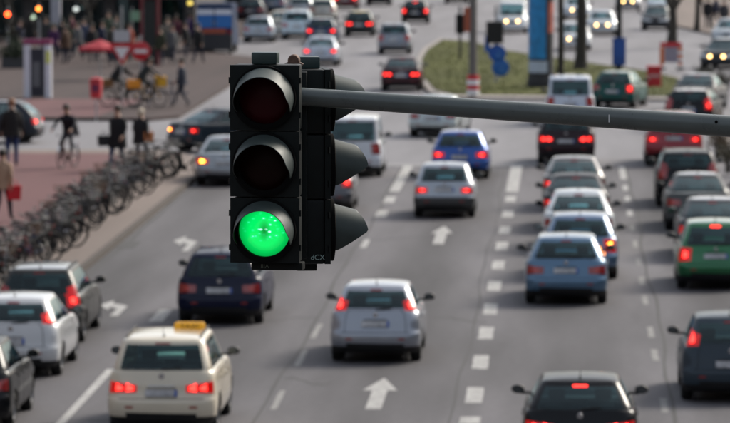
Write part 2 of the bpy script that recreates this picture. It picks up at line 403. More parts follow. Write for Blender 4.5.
TAIL = {  # (surface, s0, s1, v0 inner, v1 inner, v0 outer, v1 outer)
 'corner': ('low', 9.2, 17.0, .61, .79, .59, .83),
 'wide':   ('low', 7.6, 17.0, .61, .74, .59, .80),
 'vert':   ('low', 11.0, 17.0, .58, .92, .56, .95),
 'small':  ('low', 9.4, 16.0, .62, .80, .62, .80),
 'high':   ('green', 10.8, 18.0, .02, .46, .0, .68),
 'tall':   ('both', 11.4, 17.2, .68, 1.0, .66, 1.0),
}
def make_car(name, label, style, col, loc, rz=0, tail='corner', lit=1, amber=False, head=False, group=None, cat='car', plate_y=.62, third=False, metal=.55, body_low=None, roof=None, **kw):
    p = dict(STY[style]); p.update(kw); L, W, Hh = p['L'], p['W']/2, p['H']
    root = empty(name, loc, rz); tag(root, label, cat, group)
    pm = paint(col, metal)
    z0 = .20 if style != 'suv' else .26
    yg0 = p.get('deck', p['tail']+.02); yg1 = L-p['cowl']
    zb, zn = p['zb'], p['zn']
    def belt(y): return np.interp(y, [0, yg0, yg1-1.3, yg1, L-.45, L-.1, L], [zb-.01, zb, zb-.03, zb-.07, zn+.10, zn+.03, zn])
    tl = p['tail']
    TY = np.array([.12, .05, .0, .0, .02, .055, .3*tl+.05, tl]); 
    FY = np.array([.16, .06, .0, .02, .03, .05, .14, .36])
    # lower body rings
    low = []
    for v in VL:
        wd = W*np.interp(v, *WV)
        ya = np.interp(v, VT, TY); yf = L-np.interp(v, VT, FY)
        X, Y = half_ring(ya, yf, wd, .24, .17, .5, .36, .07, .16)
        X = X*(1-.05*np.clip((Y-(L-1.3))/1.3, 0, 1)**2-.035*np.clip((1.0-Y)/1.0, 0, 1)**2)
        b = belt(Y); Z = z0+v*(b-z0)
        low.append((X, Y, Z))
    lowH = np.array([np.stack(q, 1) for q in low])              # K,NH,3
    rwh = .30 if style in ('hatch', 'sedan', 'wagon') else .325
    yw = (.78 if style != 'van' else .85, L-.86); Ra = rwh+.05
    n = 2*(NH-1); V = []; 
    for X, Y, Z in low: V += full(X, Y, Z)
    V = np.array(V); ins = np.zeros(len(V), bool)
    for y_ in yw:
        d = np.hypot(V[:, 1]-y_, V[:, 2]-rwh); m = (d < Ra) & (abs(V[:, 0]) > .7*W); ins |= m
        dd = np.where(d < 1e-4, 1e-4, d)
        V[m, 1] = y_+(V[m, 1]-y_)/dd[m]*Ra; V[m, 2] = rwh+(V[m, 2]-rwh)/dd[m]*Ra
    fb, fbump, fval, ffb = [], [], [], []
    for k in range(len(VL)-1):
        for i in range(n):
            j = (i+1) % n; q = (k*n+i, k*n+j, (k+1)*n+j, (k+1)*n+i)
            if all(ins[t] for t in q): continue
            s = min(i, n-i)-.5 if i else 0
            if VL[k] < .12: fval.append(q)
            elif VL[k] < .48 and s < NR+NC+1.5: fbump.append(q)
            elif VL[k] < .48 and s > NR+NC+NS-3: ffb.append(q)
            else: fb.append(q)
    grids = [(V, fb)]
    # deck and hood
    ring = full(*low[-1]); S, fs = coons(ring, .035)
    gw = W*.90
    keep = []
    for f in fs:
        c = sum(S[i] for i in f)/4
        if yg0+.10 < c[1] < yg1-.12 and abs(c[0]) < gw-.12: continue
        keep.append(f)
    grids.append((S, keep))
    # greenhouse
    yr0, yr1 = p['yrr'], L-p['yrf']; wr = p['wr']
    gh = []
    for g in GL:
        e = g**1.25; wd = gw*.985+(wr-gw*.985)*e
        ya = yg0+(yr0-yg0)*(g**(1.35 if style != 'van' else 1)); yf = yg1+(yr1-yg1)*(g**.93)
        X, Y = half_ring(ya, yf, wd, .15-.04*g, .15-.03*g, .30-.12*g, .22-.06*g, .07, .20-.08*g)
        zr = Hh-.075-.05*np.clip((Y-(yr1-.7))/.9, 0, 1)**2-.035*np.clip((yr0+.7-Y)/.9, 0, 1)**2
        zb_ = belt(Y)-.012; Z = zb_+g*(zr-zb_)
        gh.append((X, Y, Z))
    ghH = np.array([np.stack(q, 1) for q in gh])
    X, Y, Z = gh[-1]
    yc = (yr0+yr1)/2
    for dx, dz in ((.02, .018), (.05, .033), (.09, .042)):
        gh.append((X*(1-dx/wr), yc+(Y-yc)*(1-dx/1.1), Z+dz))
    GV = []
    for q in gh: GV += full(*q)
    GV = np.array(GV); S2, f2 = coons(full(*gh[-1]), .034)
    gbody, rearw, wind, side = [], [], [], {}
    nG = len(gh)
    s0 = NR+NC
    sB = int(NS*.47); sC = {'hatch': 4, 'sedan': 3, 'wagon': 2, 'mpv': 2, 'suv': 2, 'van': 24}[style]
    for k in range(nG-1):
        g = GL[k] if k < len(GL) else 2
        for i in range(n):
            j = (i+1) % n; q = (k*n+i, k*n+j, (k+1)*n+j, (k+1)*n+i)
            s = min(i, j) if i < NH-1 else n-max(i, j if j else n)
            sgn = 1 if i < NH-1 else -1
            if s < NR+1 and p.get('rg0', .05) < g+.02 and g < .9: rearw.append(q)
            elif s >= s0+NS+NC-3 and g < .9: wind.append(q)
            elif s0+sC <= s < s0+NS-2 and .05 < g < .88 and abs(s-s0-sB) >= 1:
                if s-s0 < sB and s-s0 < 9 and style in ('mpv', 'wagon', 'suv') and s-s0 >= 8: gbody.append(q); continue
                side.setdefault((sgn, 0 if s-s0 < sB else 1), []).append(q)
            else: gbody.append(q)
    grids.append((GV, gbody))
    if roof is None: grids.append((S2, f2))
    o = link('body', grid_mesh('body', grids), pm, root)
    if roof is not None: link('roof', grid_mesh('roof', [(S2, f2)]), paint(roof, metal), root)  # pale roofs on dark cars hold reflected sky in their colour
    link('bumper', grid_mesh('bumper', [(V, fbump)]), paint(body_low, 0) if body_low else pm, root)
    link('bumper', grid_mesh('bumper', [(V, ffb)]), pm, root)
    link('sill', grid_mesh('sill', [(V, fval)]), BLACK, root)
    link('rear_window', grid_mesh('rear_window', [(GV, rearw)]), GLASS, root)
    link('windscreen', grid_mesh('windscreen', [(GV, wind)]), GLASS, root)
    for kx, fs_ in side.items(): link('side_window', grid_mesh('side_window', [(GV, fs_)]), GLASS, root)
    # patches on the surface
    def ev(A, vs_, s, v):
        K = np.interp(v, vs_, range(len(vs_))); k = min(int(K), len(vs_)-2); a = K-k; i = min(int(s), NH-2); b = s-i
        return (1-a)*((1-b)*A[k, i]+b*A[k, i+1])+a*((1-b)*A[k+1, i]+b*A[k+1, i+1])
    def patch(nm, surf, s0_, s1_, va, vb, vc, vd, sgn, mt, off=.012, par=root, nu=10, nv=5, sym=False):
        A, vs_ = (lowH, VL) if surf == 'low' else (ghH, GL)
        P = np.zeros((nu+1, nv+1, 3))
        for i in range(nu+1):
            t = i/nu; s = s0_+(s1_-s0_)*t
            for j in range(nv+1):
                v0 = va+(vc-va)*t; v1 = vb+(vd-vb)*t
                q = ev(A, vs_, abs(s), v0+(v1-v0)*j/nv).copy()
                if s < 0: q[0] *= -1
                P[i, j] = q
        du = np.gradient(P, axis=0); dv = np.gradient(P, axis=1); N = np.cross(du, dv); N /= np.linalg.norm(N, axis=2)[:, :, None]+1e-9
        c = P.mean((0, 1)); 
        if (N.mean((0, 1))*(c-np.array([0, L/2, .6]))).sum() < 0: N = -N
        T = P+N*off; B = P-N*.015
        vs2 = list(T.reshape(-1, 3))+list(B.reshape(-1, 3)); m = nv+1; o2 = (nu+1)*m
        f = [(i*m+j, (i+1)*m+j, (i+1)*m+j+1, i*m+j+1) for i in range(nu) for j in range(nv)]
        for i in range(nu): f += [(i*m, (i+1)*m, o2+(i+1)*m, o2+i*m), (i*m+nv, (i+1)*m+nv, o2+(i+1)*m+nv, o2+i*m+nv)]
        for j in range(nv): f += [(j, j+1, o2+j+1, o2+j), (nu*m+j, nu*m+j+1, o2+nu*m+j+1, o2+nu*m+j)]
        vs2 = [(sgn*x, y, z) for x, y, z in vs2]
        return link(nm, grid_mesh(nm, [(vs2, f)]), mt, par)
    surf, a0, a1, va, vb, vc, vd = TAIL[tail]
    for sg in (1, -1):
        on = lit if not isinstance(lit, tuple) else lit[0 if sg < 0 else 1]
        lm = LENS_ON if on else LENS_OFF
        if surf == 'both':
            t = patch('tail_light', 'low', a0, a1, va, .995, vc, .995, sg, lm)
            patch('tail_light', 'green', a0-.3, a1-.6, .0, .30, .0, .46, sg, lm)
        else: t = patch('tail_light', surf, a0, a1, va, vb, vc, vd, sg, lm)
        sf = 'low' if surf == 'both' else surf
        h = (vb-va); ww = a1-a0
        if tail == 'wide': patch('lamp', sf, a0+ww*.10, a0+ww*.34, va+h*.25, vb-h*.25, vc+h*.25, vd-h*.25, sg, LAMP_ON if on else LAMP_DIM, .017, t, 6, 3)
        patch('lamp', sf, a0+ww*(.46 if tail == 'wide' else .28), a0+ww*(.70 if tail == 'wide' else .62), va+h*.30, vb-h*.30, vc+h*.30, vd-h*.30, sg, (LAMP_AMBER if amber and sg == amber else LAMP_ON) if on else LAMP_DIM, .017, t, 6, 3)
        # headlights
        patch('headlight', 'low', NH-1-NR-NC*.9, NH-1-NR*.62, .66, .84, .62, .76, sg, HEAD_OFF, .01)
        if head:
            c = ev(lowH, VL, NH-1-NR*.9, .72); 
            hm = MB().lathe([(.075, 0), (.068, .03), (.03, .05)], 16, 'y'); ho = hm.build('headlamp', HEAD_ON, root, True); ho.location = (sg*c[0], c[1]-.0, c[2])
        # doors and handles
        ys0 = lowH[-2, s0, 1]; ys1 = lowH[-2, s0+NS, 1]
        def s_of(y): return s0+(y-ys0)/(ys1-ys0)*NS
        ymid = yg0+.15+(yg1-yg0)*.46
        spans = [(max(ymid+.02, yw[0]+Ra+.05), min(yg1+.05, yw[1]-Ra-.05))]
        if style != 'van' and ymid-.02-(yw[0]+Ra+.04) > .3: spans.append((yw[0]+Ra+.04, ymid-.01))
        for ya_, yb_ in spans:
            d = patch('door', 'low', s_of(ya_), s_of(yb_), .13, .955, .13, .955, sg, pm, .006, root, 8, 6)
            q = ev(lowH, VL, s_of(ya_+.14), .80)
            hb = MB().box((sg*(q[0]+.018), q[1], q[2]), (.022, .17, .026)).build('handle', pm, d, False, .006)
        # mirror
        mo = bpy.data.objects.new('mirror', MIRR); C.objects.link(mo); mo.parent = root
        mme = MIRR
        mo.location = (sg*(W*.93+.14), yg1-.52, zb+.06); mo.scale = (sg, 1, 1)
        if not MIRR.materials: MIRR.materials.append(BLACK)
        mgo = link('mirror_glass', MIRG, None, mo)
        # wheels
        for y_ in yw:
            wo = link('wheel', TYRE, None, root); wo.location = (sg*(W-.125), y_, rwh); sc = rwh/.316; wo.scale = (sg, sc, sc)
            ro = link('rim', RIMM, None, wo)
        so_ = link('front_seat', SEAT, None, root); so_.location = (sg*.36, yg1-1.35, zb-.78)
    bo = link('rear_seat', BENCH, None, root); bo.location = (0, max(yg0+.62, 1.0), zb-.80)
    MB().box((0, L/2, .30), (W*1.36, L-.7, .22)).box((0, yg1-.30, zb-.2), (W*1.5, .45, .24)).box((0, yg0+.32, zb-.08), (W*1.5, .42, .03)).build('interior', DARKIN, root)
    for y_ in yw:
        for sg in (1, -1): MB().lathe([(Ra+.01, -.02), (Ra+.01, .0)], 20, 'x', (sg*(W-.27), y_, rwh)).build('wheel_well', BLACK, root)
    # number plate, painted recess shade, handle strip, badge, wiper, aerial
    vp = plate_y; c = ev(lowH, VL, 0, vp)
    cu = ev(lowH, VL, 0, vp+.05); tilt = math.atan2(cu[1]-c[1], cu[2]-c[2])
    rot = Matrix.Rotation(-tilt, 3, 'X')
    patch('plate_recess_shade', 'low', -4.6, 4.6, vp-.09, vp+.10, vp-.09, vp+.10, 1, mat('plate_recess_shade', tuple(x*.5 for x in col), .5) , .002)  # body colour halved to stand for shade inside the recess
    pl = MB().box((0, c[1]-.018, c[2]), (.52, .012, .112), rot).build('number_plate', PLATE, root)
    MB().box((.238, c[1]-.0255, c[2]), (.04, .004, .108), rot).build('plate_band', EU, pl)
    patch('trim_strip', 'low', -4.2, 4.2, vp+.11, vp+.135, vp+.11, vp+.135, 1, CHROME if style in ('sedan', 'mpv') else pm, .016, root, 12, 2)
    c = ev(lowH, VL, 0, .90); MB().lathe([(.05, 0), (.045, -.012)], 16, 'y', (0, c[1]-.004, c[2])).build('badge', CHROME, root, True)
    patch('window_gasket', 'green', -12.2, 12.2, .025, .055, .025, .055, 1, BLACK, .004, root, 16, 2)
    if style != 'sedan':
        c = ev(ghH, GL, 0, .08); d = ev(ghH, GL, 7.5, .15); MB().tube([(c[0], c[1]-.025, c[2]), (d[0]*.8, d[1]-.02, d[2])], .011, 6).build('wiper', BLACK, root)
    c = ev(ghH, GL, 0, .97)
    patch('brake_strip', 'green', -2.6, 2.6, .915, .955, .915, .955, 1, LAMP_ON if third else LENS_OFF, .012, root, 8, 2)
    MB().tube([(0, yr0+.22, Hh-.02), (0, yr0-.02, Hh+.14)], [.008, .003], 6).lathe([(.03, 0), (.015, .03)], 10, 'z', (0, yr0+.22, Hh-.035)).build('aerial', BLACK, root)
    SEAM = mat('panel_gap', (.008, .008, .008), .8)
    patch('panel_gap', 'low', -13, 13, .487, .497, .487, .497, 1, SEAM, .003, root, 20, 1)
    for sg in (1, -1):
        if surf == 'green': patch('panel_gap', 'low', 11.3, 11.5, .5, 1, .5, 1, sg, SEAM, .003, root, 1, 8)
        patch('reflector', 'low', 8.6, 11.0, .32, .36, .32, .36, sg, LENS_OFF, .006, root, 4, 1)
    if style in ('wagon', 'suv', 'mpv'):
        for sg in (1, -1): MB().tube([(sg*(wr-.06), yr0+.22, Hh-.05), (sg*(wr-.06), yr0+.3, Hh-.012), (sg*(wr-.06), yr1-.3, Hh-.012), (sg*(wr-.06), yr1-.2, Hh-.05)], .016, 8).build('roof_rail', BLACK, root, True)
    patch('grille', 'low', NH-1-6, NH-1, .56, .74, .56, .76, 1, BLACK, .004, root, 6, 4)
    patch('grille', 'low', NH-1-6, NH-1, .56, .74, .56, .76, -1, BLACK, .004, root, 6, 4)
    patch('diffuser', 'low', -11, 11, .10, .24, .10, .22, 1, BLACK, .006, root, 12, 3)
    return root

SILVER = (.40, .42, .45); DGREY = (.06, .065, .07); BLK = (.006, .0065, .008); WHT = (.52, .53, .54); NAVY = (.006, .009, .03)
G4, G5, GL1 = 'cars queued in the lane beside the block marking', 'cars queued along the right kerb', 'cars along the bicycle kerb'
def car(px, py, label, style, col, rz=0, dx=0, **kw):
    a = at(px, py); cat = kw.pop('cat', 'car')
    nm = kw.pop('name', {'hatch': 'hatchback_car', 'sedan': 'sedan_car', 'wagon': 'estate_car', 'mpv': 'family_car', 'suv': 'off_road_car', 'van': 'van'}[style])
    return make_car(nm, label, style, col, (a.x+dx, a.y, .0), R(rz), cat=cat, **kw)
# left lane
car(-42, 432, 'black car behind the white hatchback, its near flank beside the solid white line', 'hatch', BLK, tail='corner', lit=0, group=GL1, L=4.2)
car(10, 379, 'white hatchback with tall red lights climbing its rear pillars, beside the taxi', 'hatch', WHT, tail='high', lit=1, group=GL1, metal=0, L=4.25, W=1.78, rg0=.1)
car(37, 345, 'dark grey estate with sky reflection painted on its roof ahead of the white hatchback', 'wagon', (.04, .04, .038), tail='tall', lit=(0, 1), group=GL1, roof=(.2, .2, .2))
car(224, 187, 'silver car with glowing amber rear lamp near the last parked bicycles', 'sedan', (.3, .32, .34), tail='corner', lit=1, amber=-1, group=GL1)
# taxi lane
taxi = car(161, 438, 'cream taxi with a yellow roof sign and lit brake lights', 'mpv', (.66, .59, .46), tail='wide', lit=1, cat='taxi', name='taxi_car', metal=0, plate_y=.60, H=1.62)
car(219, 326, 'dark navy estate with pale number plate driving ahead of the cream taxi', 'wagon', NAVY, tail='corner', lit=0, L=4.6, plate_y=.66)
car(321, 214, 'dark grey car with red brake light mostly hidden behind the traffic signal', 'hatch', (.09, .09, .1), tail='tall', lit=1)
car(352, 178, 'white van with dark wheels driving beyond the traffic signal visors', 'van', (.60, .62, .66), tail='vert', lit=(0, 0), metal=0, cat='van')
# focus lane
car(375, 364, 'silver hatchback with lit high-set red tail lights behind a straight-on arrow', 'hatch', (.30, .32, .36), tail='high', lit=1, metal=.6, W=1.72, rg0=.12, L=4.15, plate_y=.7)
car(444, 219, 'small silver hatchback with black lower bumper behind the blue hatchback', 'hatch', (.36, .39, .43), tail='small', lit=1, W=1.66, L=3.85, body_low=(.06, .06, .06), plate_y=.74)
car(460, 180, 'bright blue hatchback with pink red brake lights in the middle lane', 'hatch', (.01, .07, .30), tail='corner', lit=1, W=1.76)
car(432, 138, 'pale silver sedan crossing the junction just below the grey signal arm', 'sedan', (.42, .47, .47), rz=-6, tail='small', lit=0)
car(401, 92, 'black sedan with dim red lights beside the tip of the grass island', 'sedan', (.04, .012, .016), tail='wide', lit=1)
car(394, 55, 'tall grey compact car with red lights beside the grass island', 'mpv', (.20, .22, .25), tail='vert', lit=(0, 0), L=3.8, W=1.72, H=1.6)
car(320, 67, 'light silver sedan with pink red brake lights above the signal housing', 'sedan', (.40, .44, .5), tail='corner', lit=1)
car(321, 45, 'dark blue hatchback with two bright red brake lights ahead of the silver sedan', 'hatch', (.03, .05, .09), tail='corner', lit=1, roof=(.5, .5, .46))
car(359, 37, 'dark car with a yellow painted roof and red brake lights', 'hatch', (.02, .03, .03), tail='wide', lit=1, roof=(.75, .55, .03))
car(415, 24, 'black hatchback with three brilliant red orange brake lights far up the road', 'hatch', BLK, tail='vert', lit=1, third=True)
car(456, 4, 'distant dark car at the far end of the road by the signal post', 'hatch', (.03, .02, .03), tail='corner', lit=1)
# queue beside the block marking
car(580, 476, 'black hatchback with glowing third brake light in its rear window', 'hatch', BLK, tail='wide', lit=1, third=True, group=G4, L=4.2, W=1.78, H=1.43)
car(566, 306, 'blue grey hatchback with unlit lights at the end of its queue', 'hatch', (.085, .165, .26), tail='corner', lit=0, group=G4, W=1.77, L=4.25, plate_y=.7)
car(580, 281, 'pale blue car with amber lamp tucked ahead of the blue grey hatchback', 'hatch', (.14, .21, .32), tail='vert', lit=(0, 1), amber=1, group=G4, H=1.47)
car(578.5, 254, 'white car third from the end of the queue by the block marking', 'sedan', (.62, .66, .68), tail='corner', lit=0, group=G4, metal=0, H=1.46)
car(576, 233, 'dark silver sedan with lit red lights just ahead of the white car', 'sedan', (.05, .05, .055), tail='corner', lit=1, group=G4)
car(574, 212, 'mid grey sedan with one bright red brake light behind the dark off-roader', 'sedan', (.14, .13, .125), tail='corner', lit=(1, 0), group=G4)
car(566, 166, 'dark off-road car with wide red lights below the grey signal arm', 'suv', (.025, .012, .016), tail='wide', lit=1, group=G4, H=1.62)
car(570, 126, 'white box-shaped van standing just above the grey signal arm', 'van', (.52, .58, .68), tail='vert', lit=0, group=G4, metal=0, H=1.8, cat='van')
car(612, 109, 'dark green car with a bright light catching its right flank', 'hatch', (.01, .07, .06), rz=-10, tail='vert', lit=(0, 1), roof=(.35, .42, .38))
# right kerb queue
car(731, 404, 'dark slate hatchback with orange red lamp, last of the right kerb queue', 'hatch', (.035, .05, .065), tail='high', lit=1, group=G5, H=1.48, rg0=.12)
car(716, 291, 'green hatchback with lit third brake light', 'hatch', (.015, .14, .05), tail='vert', lit=1, third=True, group=G5, H=1.5, plate_y=.72)
car(714, 262, 'dark car with sky reflection painted on its roof directly ahead of the green hatchback', 'sedan', (.07, .075, .08), tail='corner', lit=(1, 0), group=G5, roof=(.4, .4, .41))
car(699, 232, 'dark grey sedan second ahead of the green hatchback', 'sedan', (.08, .085, .085), tail='corner', lit=0, group=G5, roof=(.3, .3, .3))
car(688, 208, 'black car with red lights climbing its pillars, behind the red off-roader', 'mpv', BLK, tail='tall', lit=0, group=G5, H=1.55, W=1.76)
car(674, 167, 'red off-road car with silver plate below the grey signal arm', 'suv', (.24, .01, .018), tail='small', lit=1, group=G5, plate_y=.75)
car(688, 132, 'black car with one red lamp above the signal arm ahead of the red off-roader', 'mpv', BLK, rz=-7, tail='tall', lit=(0, 1), group=G5, roof=(.35, .33, .32), H=1.5)
car(693, 112, 'dark car with a pale flank at the front of the right kerb queue', 'sedan', (.08, .08, .085), rz=-9, tail='corner', lit=0, group=G5, roof=(.36, .35, .35))
# side street
a = at(40, 144); make_car('sedan_car', 'dark car with a roof painted pale as reflected sky and red lamp crossing the side street behind a pedestrian', 'hatch', (.02, .025, .035), (a.x, a.y+.9, 0), R(86), lit=1, tail='corner', roof=(.3, .3, .3))
a = at(179, 153); make_car('sedan_car', 'black car with amber and red lamps turning beyond the parked bicycles', 'sedan', (.012, .02, .03), (a.x, a.y, 0), R(-47), lit=1, tail='small', amber=-1)
# parked on the far left
GP = 'cars parked on the far left side'
car(258, 43, 'silver hatchback parked beside the blue and white delivery van', 'hatch', (.32, .36, .4), lit=0, group=GP)
car(281, 36, 'cream white car parked ahead of the silver hatchback', 'sedan', (.6, .58, .5), lit=0, group=GP, metal=0)
car(293, 40, 'white and pale blue car at the outer edge of the parked row', 'mpv', (.5, .6, .66), lit=0, group=GP, metal=0, dx=.2)
car(300, 20, 'small pale car deep in the far parked row', 'hatch', (.45, .48, .5), lit=0, group=GP)
car(322, 22, 'light beige hatchback in front of the dark blue hatchback far up the road', 'hatch', (.5, .48, .42), lit=0)
car(250, 22, 'dark hatchback parked behind the delivery van far up the left side', 'hatch', (.03, .03, .04), lit=0, group=GP)
car(272, 14, 'grey blue estate far along the parked row', 'wagon', (.10, .13, .18), lit=0, group=GP)
car(243, 8, 'black estate at the far end of the parked row', 'wagon', BLK, lit=0, group=GP)
car(345, 10, 'dark red hatchback far ahead of the car with the yellow roof', 'hatch', (.12, .01, .015), lit=1)
car(378, 6, 'dark sedan at the far end of the road beyond the yellow roof', 'sedan', (.02, .02, .03), lit=1)
# oncoming, headlights on
GO = 'oncoming cars beyond the grass island'
def oncoming(px, py, label, style, col, rz=180, **kw):
    s = STY[style]; a = at(px, py); L = kw.get('L', s['L'])
    ang = R(rz); dx, dy = -math.sin(ang)*L, math.cos(ang)*L
    c = kw.pop('cat', 'car'); nm = kw.pop('name', 'oncoming_car')
    return make_car(nm, label, style, col, (a.x-dx, a.y-dy, 0), ang, lit=0, head=kw.pop('head', True), group=GO, cat=c, **kw)
oncoming(512, 34, 'white van with two round headlights coming past the black signal box', 'van', (.6, .62, .64), cat='van', name='oncoming_van', metal=0)
oncoming(602, 36, 'silver car with two yellow headlights between the tree trunk and the blue box', 'sedan', (.45, .48, .5))
oncoming(575, 51, 'pale car with one headlight showing beside the dark tree trunk', 'hatch', (.5, .52, .54), metal=0)
oncoming(577, 20, 'white hatchback with a pale headlight behind the dark tree trunk', 'hatch', (.5, .55, .6), metal=0)
oncoming(628, 11, 'grey car with pale headlights far beyond the blue box', 'hatch', (.2, .2, .22))
oncoming(716, 70, 'dark car with yellow headlights beside the red and orange barrier', 'sedan', (.02, .022, .025), rz=168, roof=(.4, .42, .42))
oncoming(726, 46, 'pale grey sedan with unlit lights standing behind the dark oncoming car', 'sedan', (.35, .38, .4), rz=172, head=False)
oncoming(655, 31, 'dark parked hatchback beyond the red and orange barrier', 'hatch', (.03, .03, .035), rz=176, head=False)
oncoming(660, 14, 'pale blue white hatchback parked behind the forked tree', 'hatch', (.5, .58, .62), rz=178, head=False, metal=0)

# taxi roof sign
ts = MB()
pr = [(-.26, 0), (.26, 0), (.245, .15), (.2, .17), (-.2, .17), (-.245, .15)]
vs_ = [(x, -.05-(.03 if z < .1 else 0), z) for x, z in pr]+[(x, .05+(.03 if z < .1 else 0), z) for x, z in pr]
ts.add(vs_, [tuple(range(6)), tuple(range(11, 5, -1))]+[(i, i+6, (i+1) % 6+6, (i+1) % 6) for i in range(6)])
tso = ts.build('taxi_sign', mat('taxi_sign_yellow', (.72, .36, .01), .4, emit=(1, .45, .01), es=.10), taxi, True, .012, fix=True)
tso.location = (.33, 1.75, 1.60); tso.scale = (1, 1, .72)
def text(name, body, size, m, parent, loc, rot, depth=.002, sx=1):
    c = bpy.data.curves.new(name, 'FONT'); c.body = body; c.size = size; c.extrude = depth; c.align_x = 'CENTER'; c.align_y = 'CENTER'
    o = bpy.data.objects.new(name+'_tmp', c); C.objects.link(o); dg = bpy.context.evaluated_depsgraph_get()
    me = bpy.data.meshes.new_from_object(o.evaluated_get(dg)); bpy.data.objects.remove(o)
    me.materials.clear(); q = link(name, me, m, parent); q.location = loc; q.rotation_euler = rot; q.scale = (sx, 1, 1); return q
text('sign_lettering', 'TAXI', .14, mat('sign_black', (.03, .02, .01), .6), tso, (0, -.073, .075), (R(80), 0, 0))

# ================================================================== TRAFFIC SIGNAL
HOUS = mat('signal_housing', (.0035, .0065, .0065), .5, var=.25, vscale=14, bump=.05, spec=.22)
VIS = mat('signal_visor', (.042, .056, .053), .5, spec=.3, var=.15, vscale=12)
VISIN = mat('visor_lining', (.004, .004, .004), .9, spec=.1)
PIPE = mat('signal_arm_paint', (.085, .10, .096), .30, var=.10, vscale=10, bump=.04)
RUST = mat('rusty_clamp', (.12, .07, .05), .7, .3, var=.4, vscale=30)
MARK = mat('pale_stamp', (.30, .42, .40), .6)
def lens_mat():
    m = bpy.data.materials.new('green_lens'); m.use_nodes = True; n = m.node_tree.nodes; l = m.node_tree.links; b = n['Principled BSDF']
    b.inputs['Base Color'].default_value = (.01, .25, .06, 1); b.inputs['Roughness'].default_value = .2; b.inputs['Coat Weight'].default_value = .5
    tc = n.new('ShaderNodeTexCoord'); mp = n.new('ShaderNodeMapping'); mp.inputs['Scale'].default_value = (1, 1, 1.7); l.new(tc.outputs['Object'], mp.inputs[0])
    vo = n.new('ShaderNodeTexVoronoi'); vo.inputs['Scale'].default_value = 30; l.new(mp.outputs[0], vo.inputs['Vector'])
    gr = n.new('ShaderNodeTexGradient'); gr.gradient_type = 'SPHERICAL'
    m2 = n.new('ShaderNodeMapping'); m2.inputs['Location'].default_value = (0, 0, -.02*13); m2.inputs['Scale'].default_value = (7, 0, 11); l.new(tc.outputs['Object'], m2.inputs[0]); l.new(m2.outputs[0], gr.inputs[0])
    r1 = n.new('ShaderNodeMapRange'); r1.inputs[1].default_value = .0; r1.inputs[2].default_value = .55; l.new(vo.outputs['Distance'], r1.inputs[0])
    inv = n.new('ShaderNodeMath'); inv.operation = 'SUBTRACT'; inv.inputs[0].default_value = 1; l.new(r1.outputs[0], inv.inputs[1])
    pw = n.new('ShaderNodeMath'); pw.operation = 'POWER'; pw.inputs[1].default_value = 2.2; l.new(inv.outputs[0], pw.inputs[0])
    mu = n.new('ShaderNodeMath'); mu.operation = 'MULTIPLY'; l.new(pw.outputs[0], mu.inputs[0]); l.new(gr.outputs[1], mu.inputs[1])
    rp = n.new('ShaderNodeValToRGB'); e = rp.color_ramp.elements
    e[0].position = 0; e[0].color = (.0, .78, .12, 1); e[1].position = .26; e[1].color = (.9, 1.9, 1.5, 1)
    x = e.new(.09); x.color = (.02, 1.0, .34, 1)
    l.new(mu.outputs[0], rp.inputs[0])
    # darker lamp centre
    g2 = n.new('ShaderNodeTexGradient'); g2.gradient_type = 'SPHERICAL'; m3 = n.new('ShaderNodeMapping'); m3.inputs['Scale'].default_value = (26, 0, 15); l.new(tc.outputs['Object'], m3.inputs[0]); l.new(m3.outputs[0], g2.inputs[0])
    mx = n.new('ShaderNodeMix'); mx.data_type = 'RGBA'; l.new(g2.outputs[1], mx.inputs[0]); l.new(rp.outputs[0], mx.inputs[6]); mx.inputs[7].default_value = (0, .20, .02, 1)
    g3 = n.new('ShaderNodeTexGradient'); g3.gradient_type = 'SPHERICAL'; m4 = n.new('ShaderNodeMapping'); m4.inputs['Scale'].default_value = (5.6, 0, 5.6); l.new(tc.outputs['Object'], m4.inputs[0]); l.new(m4.outputs[0], g3.inputs[0])
    r4 = n.new('ShaderNodeMapRange'); r4.inputs[1].default_value = .14; r4.inputs[2].default_value = .5; r4.inputs[3].default_value = .42; r4.inputs[4].default_value = 1.05; l.new(g3.outputs[1], r4.inputs[0])
    mz = n.new('ShaderNodeMix'); mz.data_type = 'RGBA'; mz.blend_type = 'MULTIPLY'; mz.inputs[0].default_value = 1; l.new(mx.outputs[2], mz.inputs[6]); l.new(r4.outputs[0], mz.inputs[7])
    l.new(mz.outputs[2], b.inputs['Emission Color']); b.inputs['Emission Strength'].default_value = .60
    return m
GREEN = lens_mat()
REDL = mat('dark_red_lens', (.035, .0015, .004), .4, spec=.15); AMBL = mat('dark_amber_lens', (.012, .003, .002), .4, spec=.12)
CW, CH, CD = .405, .385, .17
